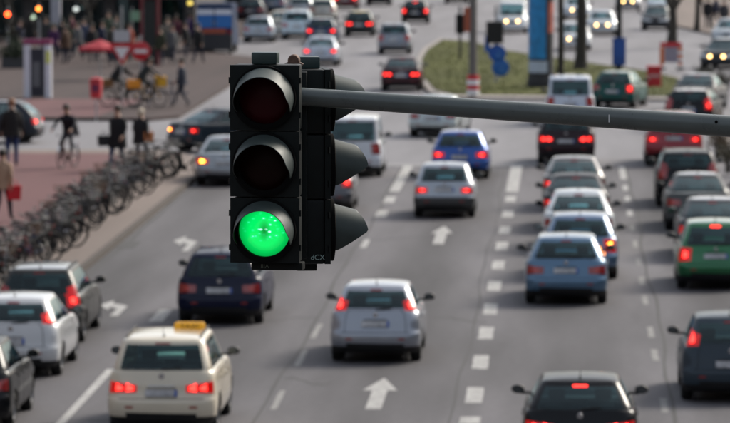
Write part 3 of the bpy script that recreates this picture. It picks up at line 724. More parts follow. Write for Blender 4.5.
def visor_mesh(rad=.176, ln=.18, droop=R(10), lo=.27, mid=.62, ex=.7, nose=.06):
    nA, nL = 56, 12; vs = []; fs = []; th = .004
    def pt(a, t, r):
        ca, sa = math.cos(a), math.sin(a)                       # a = 0 at the top
        z = r*ca; x = r*sa
        hh = (z/rad+1)/2                                        # 0 bottom .. 1 top
        l_ = ln*(max(0, (hh-lo)/(mid-lo))**ex if hh < mid else 1-nose*((hh-mid)/(1-mid))**2)
        y = -(.006+l_*t); taper = 1-.10*t*l_/ln
        return (x*taper, y, z*taper+y*math.tan(droop))
    for k, r in enumerate((rad, rad-th)):
        for i in range(nA):
            a = 2*math.pi*i/nA
            for j in range(nL+1): vs.append(pt(a, j/nL, r))
    m = nL+1; N = nA*m; mi = []
    for k in (0, 1):
        for i in range(nA):
            for j in range(nL):
                q = (k*N+i*m+j, k*N+((i+1) % nA)*m+j, k*N+((i+1) % nA)*m+j+1, k*N+i*m+j+1)
                if (math.cos(2*math.pi*(i+.5)/nA)+1)/2 < lo+.02: continue
                fs.append(q if k == 0 else q[::-1]); mi.append(k)
    for i in range(nA):
        if (math.cos(2*math.pi*(i+.5)/nA)+1)/2 < lo+.02: continue
        j2 = (i+1) % nA; fs.append((i*m+nL, j2*m+nL, N+j2*m+nL, N+i*m+nL)); mi.append(0)
        fs.append((i*m, N+i*m, N+j2*m, j2*m)); mi.append(0)
    me = bpy.data.meshes.new('visor'); me.from_pydata(vs, [], fs); me.materials.append(VIS); me.materials.append(VISIN)
    me.polygons.foreach_set('material_index', mi); me.polygons.foreach_set('use_smooth', [True]*len(fs))
    bm = bmesh.new(); bm.from_mesh(me); bmesh.ops.recalc_face_normals(bm, faces=bm.faces); bm.to_mesh(me); bm.free()
    me.set_sharp_from_angle(angle=R(40)); return me
VISM = visor_mesh(); VISM2 = visor_mesh(.158, .2, R(11), .12, .64, .85, .30)
def plate_with_hole(w_, h_, r_, y0, y1, n=48):
    """rectangular door with a round opening"""
    vs = []; fs = []
    for y in (y0, y1):
        for i in range(n):
            a = 2*math.pi*i/n; vs.append((r_*math.cos(a), y, r_*math.sin(a)))
        for i in range(n):
            a = 2*math.pi*i/n; c, s = math.cos(a), math.sin(a); t = min(w_/2/max(abs(c), 1e-6), h_/2/max(abs(s), 1e-6)); q_ = (c*t, y, s*t)
            if i % (n//4) == n//8: q_ = (math.copysign(w_/2, c), y, math.copysign(h_/2, s))
            vs.append(q_)
    for i in range(n):
        j = (i+1) % n
        fs += [(i, j, n+j, n+i), (2*n+i, 3*n+i, 3*n+j, 2*n+j), (i, 2*n+i, 2*n+j, j), (n+i, n+j, 3*n+j, 3*n+i)]
    return MB().add(vs, fs)
def signal_head(name, label, loc, rz, lenses, tilt=0, vism=VISM):
    root = empty(name, loc, rz); tag(root, label, 'traffic light'); root.rotation_euler = (tilt, 0, rz)
    for i in range(3):
        z = (1-i)*CH
        ch = MB().box((0, CD/2+.012, z), (CW-.022, CD, CH-.006)).build('chamber', HOUS, root, True, .014)
        d = plate_with_hole(CW, CH-.007, .152, -.022, .012).build('chamber_door', HOUS, root, True, .0, fix=True)
        d.location = (0, 0, z)
        MB().lathe([(.186, -.0), (.186, -.03), (.178, -.034), (.152, -.034), (.152, -.0)], 48, 'y', cap=False).build('lens_ring', VISIN, d, True, fix=True).location = (0, -.022, 0)
        ln = MB().lathe([(.154, 0), (.13, -.014), (.09, -.026), (.045, -.033), (.002, -.035)], 40, 'y').build('lens', lenses[i], root, True); ln.location = (0, -.004, z)
        v = link('visor', vism, None, root); v.location = (0, -.045, z)
        for s in (1, -1):
            for zz in (-.1, .1): MB().tube([(s*(CW/2+.004), -.012, z+zz-.018), (s*(CW/2+.004), -.012, z+zz+.018)], .006, 8).build('hinge', HOUS, d).location = (0, 0, -z)
    MB().box((-.01, .09, 1.5*CH+.034), (.15, .12, .068)).build('top_bracket', mat('bracket_green', (.022, .042, .04), .4, var=.2), root, True, .008)
    MB().box((.06, .11, -1.5*CH-.022), (.3, .12, .045)).build('bottom_bracket', HOUS, root, True, .006)
    return root
h1 = at_y(265.2, 164, 27.75)
hd1 = signal_head('traffic_signal', 'traffic signal with a glowing green lamp below two dark lenses', h1, R(-4.5), [REDL, AMBL, GREEN])
h2 = at_y(324, 165, 28.42)
hd2 = signal_head('traffic_signal', 'traffic signal seen from its side with three grey visors pointing right', h2, R(98), [REDL, AMBL, mat('dark_green_lens', (.004, .05, .02), .25)], vism=VISM2)
text('stamp', 'dCX', .044, MARK, hd2, (-.2, .055, -.535), (R(90), 0, R(-90)), .0015)
text('stamp', 'IIIA', .035, mat('pale_stamp_dim', (.12, .15, .12), .6), hd1, (-.01, .046, -1.5*CH-.022), (R(90), 0, 0), .0015)
# spacer block joining both heads, with cable clamp
# arm and mast
pa, pb = at_y(296, 96.2, 28.08), at_y(730, 126.3, 28.08)
dr = (pb-pa); k_ = (5.85-pa.x)/dr.x; pm_ = pa+dr*k_
arm_root = empty('signal_mast', (pm_.x, 28.08, .12)); tag(arm_root, 'grey metal signal arm reaching over the lanes from its mast', 'signal mast')
def rel(v): return Vector(v)-Vector((pm_.x, 28.08, .12))
pts = [rel(pa-dr*.06)]+[rel(pa+dr*(k_*i/24)) for i in range(25)]
MB().tube(pts, [.0525]+[.0525+(.0105)*k_*(i/24) for i in range(25)], 32).build('arm', PIPE, arm_root, True)
MB().lathe([(.15, 0), (.15, .02), (.11, .05), (.10, 2), (.09, pm_.z+.2), (.06, pm_.z+.26)], 32).build('mast', PIPE, arm_root, True)
MB().lathe([(.24, -.02), (.24, .03), (.16, .035)], 24).build('base_plate', PIPE, arm_root, True)
pc = rel(at_y(716, 121.3, 28.08)); MB().lathe([(.009, -.066), (.009, -.05)], 12, 'y', pc).build('bolt_hole', VISIN, arm_root)
pc = rel(at_y(609, 118, 28.08)); MB().box(pc+Vector((0, -.0592, .0)), (.007, .004, .045)).build('paint_chip', mat('bare_metal_chip', (.55, .57, .57), .5), arm_root)
pc = rel(at_y(294, 60.5, 28.1)); MB().lathe([(.03, -.04), (.036, -.03), (.036, .03), (.03, .04)], 16, 'y', pc).tube([pc+Vector((-.05, 0, -.03)), pc, pc+Vector((.05, 0, -.03))], .012, 8).build('cable_clamp', RUST, arm_root, True)
jb = rel(at_y(303, 165, 28.2)); MB().box(jb, (.05, .14, 1.1)).build('head_bracket', HOUS, arm_root, True, .005)

# ================================================================== PEOPLE
SKIN = mat('skin', (.42, .25, .18), .6)
def person_mesh(name, pose):
    """one continuous skinned figure; pose overrides joint positions (facing +Y)"""
    J = {'pel': (0, 0, .94, .135, .10), 'spi': (0, 0, 1.12, .13, .095), 'che': (0, 0, 1.32, .155, .11), 'nek': (0, .0, 1.48, .06, .06), 'jaw': (0, .03, 1.58, .062, .075), 'hed': (0, .015, 1.67, .078, .095), 'top': (0, .005, 1.74, .06, .075)}
    for s, n in ((1, 'R'), (-1, 'L')):
        J.update({'sh'+n: (s*.18, 0, 1.41, .065, .065), 'el'+n: (s*.24, -.03, 1.14, .045, .045), 'wr'+n: (s*.25, .07, .91, .03, .03), 'ha'+n: (s*.25, .09, .845, .038, .02),
                  'hi'+n: (s*.095, 0, .88, .095, .10), 'kn'+n: (s*.10, .02, .49, .06, .065), 'an'+n: (s*.10, -.02, .10, .042, .045), 'to'+n: (s*.115, .14, .04, .045, .032)})
    J['nos'] = (0, .115, 1.64, .014, .014)
    for k_, v in pose.items(): J[k_] = tuple(v)+tuple(J[k_][3:])
    hd = Vector(J['hed'][:3]); nk = Vector(J['nek'][:3])
    E = [('pel', 'spi'), ('spi', 'che'), ('che', 'nek'), ('nek', 'jaw'), ('jaw', 'hed'), ('hed', 'top'), ('hed', 'nos')]
    reg = ['coat', 'coat', 'coat', 'skin', 'skin', 'skin', 'skin']
    for n, s in (('R', 1), ('L', -1)):
        E += [('che', 'sh'+n), ('sh'+n, 'el'+n), ('el'+n, 'wr'+n), ('wr'+n, 'ha'+n), ('pel', 'hi'+n), ('hi'+n, 'kn'+n), ('kn'+n, 'an'+n), ('an'+n, 'to'+n)]
        reg += ['coat', 'coat', 'coat', 'skin', 'trousers', 'trousers', 'trousers', 'shoe']
        h = Vector(J['ha'+n][:3]); d = (h-Vector(J['wr'+n][:3])).normalized(); fw = Vector((0, 1, 0)); fw = (fw-d*fw.dot(d)).normalized()
        inn = Vector((-s, 0, 0))
        for i, (off, ln) in enumerate(((-.026, .065), (-.009, .08), (.009, .085), (.026, .075))):
            a = h+fw*off+d*.035; b = a+d*ln*.5+inn*.008; c = b+d*ln*.45+inn*.022
            J['f%d%s' % (i, n)] = (*b, .009, .009); J['g%d%s' % (i, n)] = (*c, .008, .008)
            E += [('ha'+n, 'f%d%s' % (i, n)), ('f%d%s' % (i, n), 'g%d%s' % (i, n))]; reg += ['skin', 'skin']
        b = h+fw*.045+inn*.01-d*.01; c = b+d*.045+fw*.012
        J['t'+n] = (*b, .010, .010); J['u'+n] = (*c, .009, .009); E += [('ha'+n, 't'+n), ('t'+n, 'u'+n)]; reg += ['skin', 'skin']
    keys = list(J); ix = {k_: i for i, k_ in enumerate(keys)}
    me = bpy.data.meshes.new('tmp'); me.from_pydata([J[k_][:3] for k_ in keys], [(ix[a], ix[b]) for a, b in E], [])
    o = bpy.data.objects.new('tmp', me); C.objects.link(o)
    o.modifiers.new('s', 'SKIN')
    if not me.skin_vertices:
        import bpy as _b
        bm = bmesh.new(); bm.from_mesh(me); bm.verts.layers.skin.verify(); bm.to_mesh(me); bm.free()
    for i, k_ in enumerate(keys):
        sv = me.skin_vertices[0].data[i]; sv.radius = J[k_][3:5]; sv.use_root = (k_ == 'pel')
    sub = o.modifiers.new('u', 'SUBSURF'); sub.levels = 1; sub.render_levels = 1
    dg = bpy.context.evaluated_depsgraph_get(); out = bpy.data.meshes.new_from_object(o.evaluated_get(dg)); bpy.data.objects.remove(o)
    out.name = name; out.materials.clear()
    regs = ['skin', 'coat', 'trousers', 'shoe']
    for r_ in regs: out.materials.append(SKIN)
    A = np.array([J[a][:3] for a, b in E]); B = np.array([J[b][:3] for a, b in E]); AB = B-A; L2 = (AB**2).sum(1)+1e-9
    for f in out.polygons:
        c = np.array(f.center); t = np.clip(((c-A)*AB).sum(1)/L2, 0, 1); d = np.linalg.norm(A+AB*t[:, None]-c, axis=1)
        rad = np.array([min(J[a][3], J[b][3]) for a, b in E])
        r_ = reg[int(np.argmin(d-rad))]
        if r_ == 'skin' and c[2] < J['nek'][2]-.0 and abs(c[0]) < .13: r_ = 'coat'
        f.material_index = regs.index(r_); f.use_smooth = True
    return out, J
STAND = person_mesh('standing_body', {'anL': (-.13, .02, .10), 'toL': (-.15, .17, .04)})
WALK = person_mesh('walking_body', {'knR': (.10, .16, .50), 'anR': (.10, .24, .12), 'toR': (.11, .40, .07), 'knL': (-.10, .0, .48), 'anL': (-.10, -.24, .14), 'toL': (-.11, -.11, .05),
    'elR': (.25, -.12, 1.15), 'wrR': (.25, -.10, .92), 'haR': (.25, -.09, .855), 'elL': (-.25, .06, 1.15), 'wrL': (-.24, .22, .96), 'haL': (-.24, .27, .91)})
_cy = {'pel': (0, -.22, 1.02), 'spi': (0, -.16, 1.19), 'che': (0, -.02, 1.38), 'nek': (0, .06, 1.52), 'jaw': (0, .11, 1.61), 'hed': (0, .11, 1.70), 'top': (0, .10, 1.77), 'nos': (0, .21, 1.68)}
for s_, n_ in ((1, 'R'), (-1, 'L')):
    _cy.update({'sh'+n_: (s_*.19, 0, 1.44), 'el'+n_: (s_*.28, .20, 1.25), 'wr'+n_: (s_*.27, .40, 1.10), 'ha'+n_: (s_*.27, .455, 1.085), 'hi'+n_: (s_*.095, -.18, .97)})
_cy.update({'knR': (.12, .20, .72), 'anR': (.12, .12, .30), 'toR': (.12, .27, .25), 'knL': (-.12, .14, .90), 'anL': (-.12, -.06, .55), 'toL': (-.12, .09, .50)})
CYC = person_mesh('riding_body', _cy)
def hair_mesh(J, long_=0):
    c = Vector(J['hed'][:3]); mb = MB(); n, m = 18, 8; vs = []; fs = []
    for j in range(m+1):
        ph = j/m*math.pi*.56
        for i in range(n):
            a = 2*math.pi*i/n; back = max(0, -math.sin(a)); p2 = ph*(1+(.35+long_)*back)
            vs.append((c.x+.098*math.sin(min(p2, 2.6))*math.cos(a), c.y-.008+.118*math.sin(min(p2, 2.6))*math.sin(a), c.z+.018+.115*math.cos(p2)-(long_*.10*back*j/m)))
    for j in range(m):
        for i in range(n): fs.append((j*n+i, j*n+(i+1) % n, (j+1)*n+(i+1) % n, (j+1)*n+i))
    return mb.add(vs, fs).mesh('hair', True)
HAIRS = {id(P): (hair_mesh(P[1]), hair_mesh(P[1], .6)) for P in (STAND, WALK, CYC)}
def coat_mesh(J, ln):
    """open tube round hips and chest: a jacket or long coat hem"""
    pts = [Vector(J[k_][:3]) for k_ in ('che', 'spi', 'pel')]; n = 20; vs = []; fs = []
    rows = [(pts[0]+Vector((0, 0, .10)), .13, .10), (pts[0], .185, .135), (pts[1], .18, .14), (pts[2], .19, .15), (pts[2]+Vector((0, 0, -ln)), .215, .17)]
    for c, rx, ry in rows:
        for i in range(n): a = 2*math.pi*i/n; vs.append((c.x+1.16*rx*math.cos(a), c.y+1.16*ry*math.sin(a), c.z))
    for j in range(len(rows)-1):
        for i in range(n): fs.append((j*n+i, (j+1)*n+i, (j+1)*n+(i+1) % n, j*n+(i+1) % n))
    return MB().add(vs, fs).mesh('coat', True)
COATS = {}
def cloth(col): return mat('cloth', col, .9, var=.25, vscale=20)
def person(label, loc, rz, kind, top, bottom, hair=(.02, .015, .01), long_=0, coat=.12, height=1.0, group=None, z=.12):
    height *= 1.06; root = empty('person', (loc[0], loc[1], z), rz); root.scale = (height*1.08, height*1.08, height); tag(root, label, 'person', group)
    b = link('body', kind[0], None, root)
    ms = [SKIN, cloth(top), cloth(bottom), mat('shoe_leather', (.02, .018, .016), .6)]
    for i, m_ in enumerate(ms): b.material_slots[i].link = 'OBJECT'; b.material_slots[i].material = m_
    h = bpy.data.objects.new('hair', HAIRS[id(kind)][1 if long_ else 0]); C.objects.link(h); h.parent = root
    if not h.data.materials: h.data.materials.append(SKIN)
    h.material_slots[0].link = 'OBJECT'; h.material_slots[0].material = mat('hair', hair, .7)
    if coat:
        key = (id(kind), coat)
        if key not in COATS: COATS[key] = coat_mesh(kind[1], coat); COATS[key].materials.append(SKIN)
        c = bpy.data.objects.new('jacket', COATS[key]); C.objects.link(c); c.parent = root
        c.material_slots[0].link = 'OBJECT'; c.material_slots[0].material = cloth(top)
    return root
def bag(label, loc, col, rz=0, name='shopping_bag', cat='bag', size=(.34, .14, .38)):
    root = empty(name, loc, rz); tag(root, label, cat); w_, d_, h_ = size
    vs = [(-w_/2, -d_/2, 0), (w_/2, -d_/2, 0), (w_/2, d_/2, 0), (-w_/2, d_/2, 0), (-w_*.56, -d_*.4, h_), (w_*.56, -d_*.4, h_), (w_*.56, d_*.4, h_), (-w_*.56, d_*.4, h_)]
    MB().add(vs, [(3, 2, 1, 0), (0, 1, 5, 4), (1, 2, 6, 5), (2, 3, 7, 6), (3, 0, 4, 7), (4, 5, 6, 7)]).build('sack', mat('bag_cloth', col, .7), root, False, .015)
    for s in (-1, 1): MB().tube([(-.08, s*d_*.35, h_-.01), (-.06, s*d_*.3, h_+.1), (0, 0, h_+.14), (.06, s*d_*.3, h_+.1), (.08, s*d_*.35, h_-.01)], .008, 6).build('handle', mat('bag_cloth', col, .7), root)
    return root

# ================================================================== BICYCLES
def bike_proto(name, col, basket=None, step=False, mud=BLACK):
    root = empty(name); fm = mat('bike_paint', col, .5, .1, .1); r_ = .34; wb = .53
    sp_ = mat('spoke_steel', (.04, .04, .042), .6, .3); CHROME = mat('dull_chrome', (.09, .09, .095), .5, .5)
    for y in (-wb, wb):
        ring = [(0, y+r_*math.cos(2*math.pi*i/24), r_+r_*math.sin(2*math.pi*i/24)*.985) for i in range(24)]
        wh = MB().tube(ring, .019, 6, True).build('wheel', RUBBER, root, True)
        mb = MB().tube([(0, y+(r_-.028)*math.cos(2*math.pi*i/24), r_+(r_-.028)*math.sin(2*math.pi*i/24)) for i in range(24)], .009, 5, True)
        for i in range(10):
            a = 2*math.pi*i/10; mb.tube([(0, y, r_), (0, y+(r_-.03)*math.cos(a), r_+(r_-.03)*math.sin(a))], .0016, 3)
        mb.lathe([(.022, -.04), (.022, .04)], 8, 'x', (0, y, r_)).build('spokes', sp_, wh)
        MB().add(*_mud(y, r_+.035)).build('mudguard', mud, root)
    bb = Vector((0, -.08, .28)); seat = Vector((0, -.24, .86)); hd = Vector((0, .36, .82)); hd2 = Vector((0, .40, .66)); ra = Vector((0, -wb, r_)); fa = Vector((0, wb, r_))
    f = MB().tube([bb, seat], .017, 8).tube([bb, hd2], .02, 8).tube([hd2, hd], .02, 8)
    if step: f.tube([hd2+Vector((0, 0, .05)), Vector((0, .1, .42)), Vector((0, -.12, .40))], .017, 8)
    else: f.tube([hd-Vector((0, 0, .03)), seat-Vector((0, -.02, .1))], .018, 8)
    for s in (-.05, .05): f.tube([bb+Vector((s*.6, 0, 0)), ra+Vector((s, 0, 0))], .010, 6).tube([seat-Vector((0, -.02, .12)), ra+Vector((s, 0, 0))], .008, 6)
    f.build('frame', fm, root, True)
    fk = MB().tube([hd2, hd2+Vector((0, .03, -.06))], .018, 8)
    for s in (-.05, .05): fk.tube([hd2+Vector((s, .02, -.05)), Vector((s, wb-.02, .5)), fa+Vector((s, 0, 0))], .010, 6)
    fk.build('fork', fm, root, True)
    MB().tube([hd, hd+Vector((0, -.02, .14))], .013, 8).tube([(-.28, .22, 1.03), (-.2, .33, 1.0), (0, .36, .96), (.2, .33, 1.0), (.28, .22, 1.03)], .012, 8).build('handlebar', CHROME, root, True)
    for s in (-1, 1): MB().tube([(s*.28, .22, 1.03), (s*.30, .12, 1.03)], .018, 8).build('grip', BLACK, root)
    MB().tube([seat, seat+Vector((0, -.02, .09))], .012, 8).build('seat_post', CHROME, root)
    sd_ = MB().lathe([(.01, -.15), (.095, -.12), (.1, -.04), (.05, .06), (.025, .13), (.008, .15)], 14, 'y'); sd_.v = [(x, y-.26, z*.42+.97) for x, y, z in sd_.v]
    sd_.build('saddle', BLACK, root, True)
    cr = MB().lathe([(.09, .045), (.09, .052)], 18, 'x', bb).box(bb+Vector((.075, .07, -.05)), (.012, .17, .02), Matrix.Rotation(R(-35), 3, 'X')).box(bb+Vector((-.075, -.07, .05)), (.012, .17, .02), Matrix.Rotation(R(-35), 3, 'X'))
    cr.box(bb+Vector((.12, .14, -.10)), (.09, .07, .02)).box(bb+Vector((-.12, -.14, .10)), (.09, .07, .02)).build('crank', BLACK, root)
    MB().box((.05, -.30, .31), (.012, .5, .06)).build('chain_guard', BLACK, root)
    rk = MB()
    for s in (-.06, .06): rk.tube([(s, -.30, .74), (s, -.78, .73)], .007, 5).tube([(s, -.62, .73), (s*.9, -wb, r_)], .006, 5)
    for y in (-.35, -.5, -.65, -.78): rk.tube([(-.06, y, .735), (.06, y, .735)], .005, 5)
    rk.build('luggage_rack', mud, root)
    MB().lathe([(.04, -.02), (.036, .03), (.01, .04)], 10, 'y', (0, .44, .84)).build('lamp', CHROME, root)
    MB().box((0, -.80, .70), (.05, .025, .04)).build('reflector', LENS_OFF, root)
    MB().tube([(.06, -.50, .33), (.16, -.44, .02)], .008, 5).build('kick_stand', CHROME, root)
    if basket:
        b = MB(); y0, y1, zt, zb_ = .42, .70, 1.02, .80
        for z in (zb_, zb_+.07, zb_+.14, zt):
            k_ = .8+.2*(z-zb_)/(zt-zb_); b.tube([(-.17*k_, y0, z), (.17*k_, y0, z), (.17*k_, y0+(y1-y0)*k_, z), (-.17*k_, y0+(y1-y0)*k_, z)], .006, 5, True)
        for i in range(6):
            x = -.14+.28*i/5
            for y in (y0, y1): b.tube([(x*.8, y0+(y-y0)*.8, zb_), (x, y, zt)], .004, 4)
        for y in (y0, y0+.09, y0+.18): b.tube([(-.14, y, zb_), (.14, y, zb_)], .004, 4)
        b.build('basket', mat('basket', basket, .8), root)
    return root
def _mud(y, r_):
    vs = []; fs = []; n = 12; a0 = R(20) if y < 0 else R(35); a1 = R(200) if y < 0 else R(170)
    for i in range(n+1):
        a = a0+(a1-a0)*i/n
        for x, dr in ((-.03, -.012), (0, 0), (.03, -.012)): vs.append((x, y+(r_+dr)*math.cos(a), .34+(r_+dr)*math.sin(a)))
    for i in range(n): fs += [(i*3, i*3+1, i*3+4, i*3+3), (i*3+1, i*3+2, i*3+5, i*3+4)]
    return vs, fs
KINDS = [('black city bicycle without basket packed into the kerbside row', dict(col=(.012, .012, .013))),
         ('black bicycle with a brown wicker basket in the kerbside row', dict(col=(.015, .015, .015), basket=(.14, .08, .04), step=True)),
         ('silver grey bicycle packed into the kerbside row', dict(col=(.22, .23, .24))),
         ('dark blue step-through bicycle in the kerbside row', dict(col=(.012, .03, .10), step=True)),
         ('bicycle with a pale wire basket and black frame in the kerbside row', dict(col=(.02, .02, .02), basket=(.35, .34, .32))),
         ('dull red bicycle packed into the kerbside row', dict(col=(.16, .02, .02))),
         ('white step-through bicycle in the kerbside row', dict(col=(.4, .4, .38), step=True))]
protos = []; usedp = [False]*len(KINDS)
for lab, kw in KINDS: protos.append(bike_proto('bicycle', **kw))
rnd = random.Random(3); y = at(30, 285).y-5; Yend = at(180, 176).y; last = -1; nb_ = 0
order = [0, 3, 1, 0, 2, 4, 0, 5, 1, 3, 0, 6, 0, 4, 1]
while y < Yend:
    kx = order[nb_ % len(order)] if rnd.random() > .2 else rnd.randrange(len(KINDS))
    o = protos[kx] if not usedp[kx] else copy_tree(protos[kx]); usedp[kx] = True
    tag(o, KINDS[kx][0], 'bicycle', 'bicycles parked in a row along the left kerb')
    x = -12.5+rnd.uniform(-.14, .14)+(.2 if y > 140 else 0); flip = rnd.random() < .45
    o.location = (x, y, .12); o.rotation_euler = (0, R(rnd.uniform(-9, 9)), R((140 if flip else -40)+rnd.uniform(-24, 24)))
    y += rnd.uniform(.7, 1.35); nb_ += 1
for i, u_ in enumerate(usedp):
    if not u_:
        tag(protos[i], KINDS[i][0], 'bicycle', 'bicycles parked in a row along the left kerb'); protos[i].location = (-12.7, Yend+.6+i*.5, .12); protos[i].rotation_euler = (0, 0, R(90))
o = copy_tree(protos[0]); a = at(186, 181); o.location = (a.x, a.y, .12); o.rotation_euler = (0, R(5), R(-62)); tag(o, 'black bicycle showing its big wheel side-on at the junction end of the row', 'bicycle', 'bicycles parked in a row along the left kerb')

def on_pave(px, py): return at(px, py, .12)
# ---- pedestrians and riders on the left pavement
a = on_pave(68, 168); person('person in a dark jacket riding a bicycle across the red paving', (a.x, a.y), R(164), CYC, (.008, .008, .014), (.02, .02, .03), height=1.02)
b = bike_proto('bicycle', (.10, .03, .03), mud=CHROME); b.location = (a.x, a.y, .12); b.rotation_euler = (0, 0, R(164)); tag(b, 'bicycle ridden by the person in a dark jacket on the red paving', 'bicycle')
a = on_pave(118, 171); person('person in a long black coat with blue jeans walking past the parked bicycles', (a.x, a.y), R(160), WALK, (.006, .006, .008), (.015, .03, .09), coat=.32, height=1.06)
bag('black shoulder bag carried by the person in the long black coat', (a.x-.42, a.y-.05, .88), (.008, .008, .01), .3, 'shoulder_bag', size=(.36, .16, .32))
a = on_pave(141, 169); person('person with pale hair and black jacket walking beside the long coat', (a.x, a.y), R(-20), WALK, (.012, .01, .012), (.10, .10, .12), hair=(.5, .42, .32), long_=1, coat=.2, height=.98)
bag('orange brown handbag on the arm of the pale haired person', (a.x+.25, a.y-.12, .98), (.45, .16, .05), .2, 'handbag', size=(.28, .14, .28))
a = on_pave(12, 166); person('person in black jacket and blue jeans standing before the crossing car', (a.x, a.y), R(10), STAND, (.01, .009, .009), (.015, .035, .12), hair=(.22, .10, .05), coat=.15, height=1.1)
a = on_pave(3, 222); person('person in a beige jacket carrying a red bag on the red paving', (a.x, a.y), R(-15), WALK, (.36, .24, .16), (.012, .014, .03), coat=.12, height=1.0)
bag('bright red shopping bag carried by the person in beige', (a.x+.30, a.y-.1, .58+.12), (.55, .012, .02), .2)

# ================================================================== STREET FURNITURE, TOP LEFT
STEEL = mat('galvanised_post', (.32, .33, .34), .45, .5, var=.15)
WPAN = mat('white_panel', (.62, .64, .70), .5, var=.06); RED = mat('red_enamel', (.48, .015, .025), .45, var=.12)
def base(px, py, name, label, cat, rz=0, z=.12, group=None):
    a = at(px, py, z); r_ = empty(name, (a.x, a.y, z), rz); tag(r_, label, cat, group); return r_
k = base(38, 98, 'ticket_stele', 'tall white framed information stele with dark centre and magenta top', 'info stele')
for s in (-1, 1): MB().box((s*.42, 0, 1.08), (.26, .35, 2.16)).build('side_panel', WPAN, k, False, .02)
MB().box((0, 0, 1.02), (.58, .22, 1.96)).build('dark_screen', mat('stele_dark', (.02, .026, .04), .35), k)
MB().box((0, 0, 2.26), (1.16, .38, .2)).build('top_strip', mat('magenta_strip', (.22, .02, .09), .5), k, False, .015)
MB().box((.44, -.18, 1.65), (.18, .012, .5)).build('yellow_sticker', mat('yellow_sticker', (.55, .6, .08), .6), k)
MB().box((-.05, -.12, .95), (.3, .02, 1.0)).build('notice', mat('notice', (.12, .13, .14), .6), k)
k = base(96, 122, 'litter_bin', 'red litter bin hung on a thin grey post at the side street', 'litter bin')
MB().tube([(0, .1, 0), (0, .1, 1.75)], .03, 10).build('post', STEEL, k)
bn = MB().lathe([(.17, .86), (.21, .9), (.24, 1.5), (.22, 1.58), (.1, 1.62)], 20).build('bin', RED, k, True)
MB().box((0, -.235, 1.24), (.26, .02, .26)).build('sticker', mat('bin_sticker', (.12, .01, .05), .6), bn)
MB().box((0, -.2, 1.5), (.26, .06, .08)).build('slot', BLACK, bn)
k = base(122, 107, 'give_way_sign', 'white give way triangle with red border and white plate above', 'road sign')
MB().tube([(0, .04, 0), (0, .04, 3.9)], .035, 10).build('pole', STEEL, k)
def tri(s, y, z): return [(-s/2, y, z+s*.43), (s/2, y, z+s*.43), (0, y, z-s*.43)]
v1 = tri(1.0, 0, 2.05); v2 = tri(1.0, .02, 2.05)
sp = MB().add(v1+v2, [(0, 2, 1), (3, 4, 5), (0, 1, 4, 3), (1, 2, 5, 4), (2, 0, 3, 5)]).build('sign_panel', RED, k)
v1 = tri(.60, -.008, 2.06); MB().add(v1+tri(.60, -.001, 2.06), [(0, 2, 1), (3, 4, 5), (0, 1, 4, 3), (1, 2, 5, 4), (2, 0, 3, 5)]).build('white_field', mat('sign_white', (.7, .7, .7), .5), sp)
MB().box((0, 0, 2.75), (.62, .02, .44)).build('plate', mat('sign_grey', (.42, .43, .45), .5), k)
# red parasols and red kiosk
k = base(100, 80, 'parasol', 'wide red parasol standing beside the give way sign', 'parasol')
MB().tube([(0, 0, 0), (0, 0, 1.75)], .025, 8).build('pole', STEEL, k); MB().lathe([(.3, 0), (.3, .06), (.05, .1)], 16).build('base', KERB, k)
cn = MB(); vs_ = [(0, 0, 1.78)]+[(.95*math.cos(2*math.pi*i/8+.2), .95*math.sin(2*math.pi*i/8+.2), 1.42) for i in range(8)]+[(.95*math.cos(2*math.pi*i/8+.2), .95*math.sin(2*math.pi*i/8+.2), 1.26) for i in range(8)]
cn.add(vs_, [(0, i+1, (i+1) % 8+1) for i in range(8)]+[(i+1, i+9, (i+1) % 8+9, (i+1) % 8+1) for i in range(8)]).build('canopy', mat('red_canvas', (.34, .012, .025), .8, var=.2), k)
k = base(141, 100, 'no_entry_sign', 'round red no entry sign with white bar behind the yellow crates', 'road sign')
MB().tube([(0, .05, 0), (0, .05, 2.6)], .035, 10).build('pole', STEEL, k)
dsc = MB().lathe([(.38, .02), (.38, -.01), (.36, -.02)], 28, 'y', (0, 0, 1.95)).build('sign_disc', RED, k, True)
MB().box((0, -.028, 1.95), (.52, .012, .14)).build('white_bar', mat('sign_white', (.7, .7, .7), .5), dsc)
k = base(150, 66, 'shop_portal', 'dark red portal frame of slim posts before the shops', 'portal')
for x in (-.38, .38): MB().box((x, 0, 1.6), (.15, .15, 3.2)).build('post', mat('portal_red', (.13, .01, .016), .5, var=.15), k)
MB().box((0, 0, 3.27), (.95, .2, .14)).build('lintel', mat('portal_red', (.13, .01, .016), .5, var=.15), k)
MB().box((0, .06, 1.55), (.58, .03, 3.0)).build('dark_panel', mat('portal_dark', (.012, .016, .014), .6), k)
k = base(138, 50, 'shop_sign_stand', 'small green and white sign stand behind the no entry sign', 'sign stand')
for x in (-.3, .3): MB().tube([(x, 0, 0), (x, 0, 2.2)], .03, 8).build('leg', STEEL, k)
MB().box((0, 0, 1.75), (.8, .05, .5)).build('board', mat('green_sign', (.20, .34, .22), .6), k)
# barrier rail
k = base(168, 106, 'guard_rail', 'dark blue steel guard rail standing on the far pavement', 'railing')
for x in (-.75, .15): MB().tube([(x, 0, 0), (x, 0, .95)], .035, 8).build('post', mat('rail_blue', (.03, .045, .09), .5), k)
for z in (.5, .92): MB().tube([(-1.1, 0, z), (.8, 0, z)], .03, 8).build('rail', mat('rail_blue', (.03, .045, .09), .5), k)
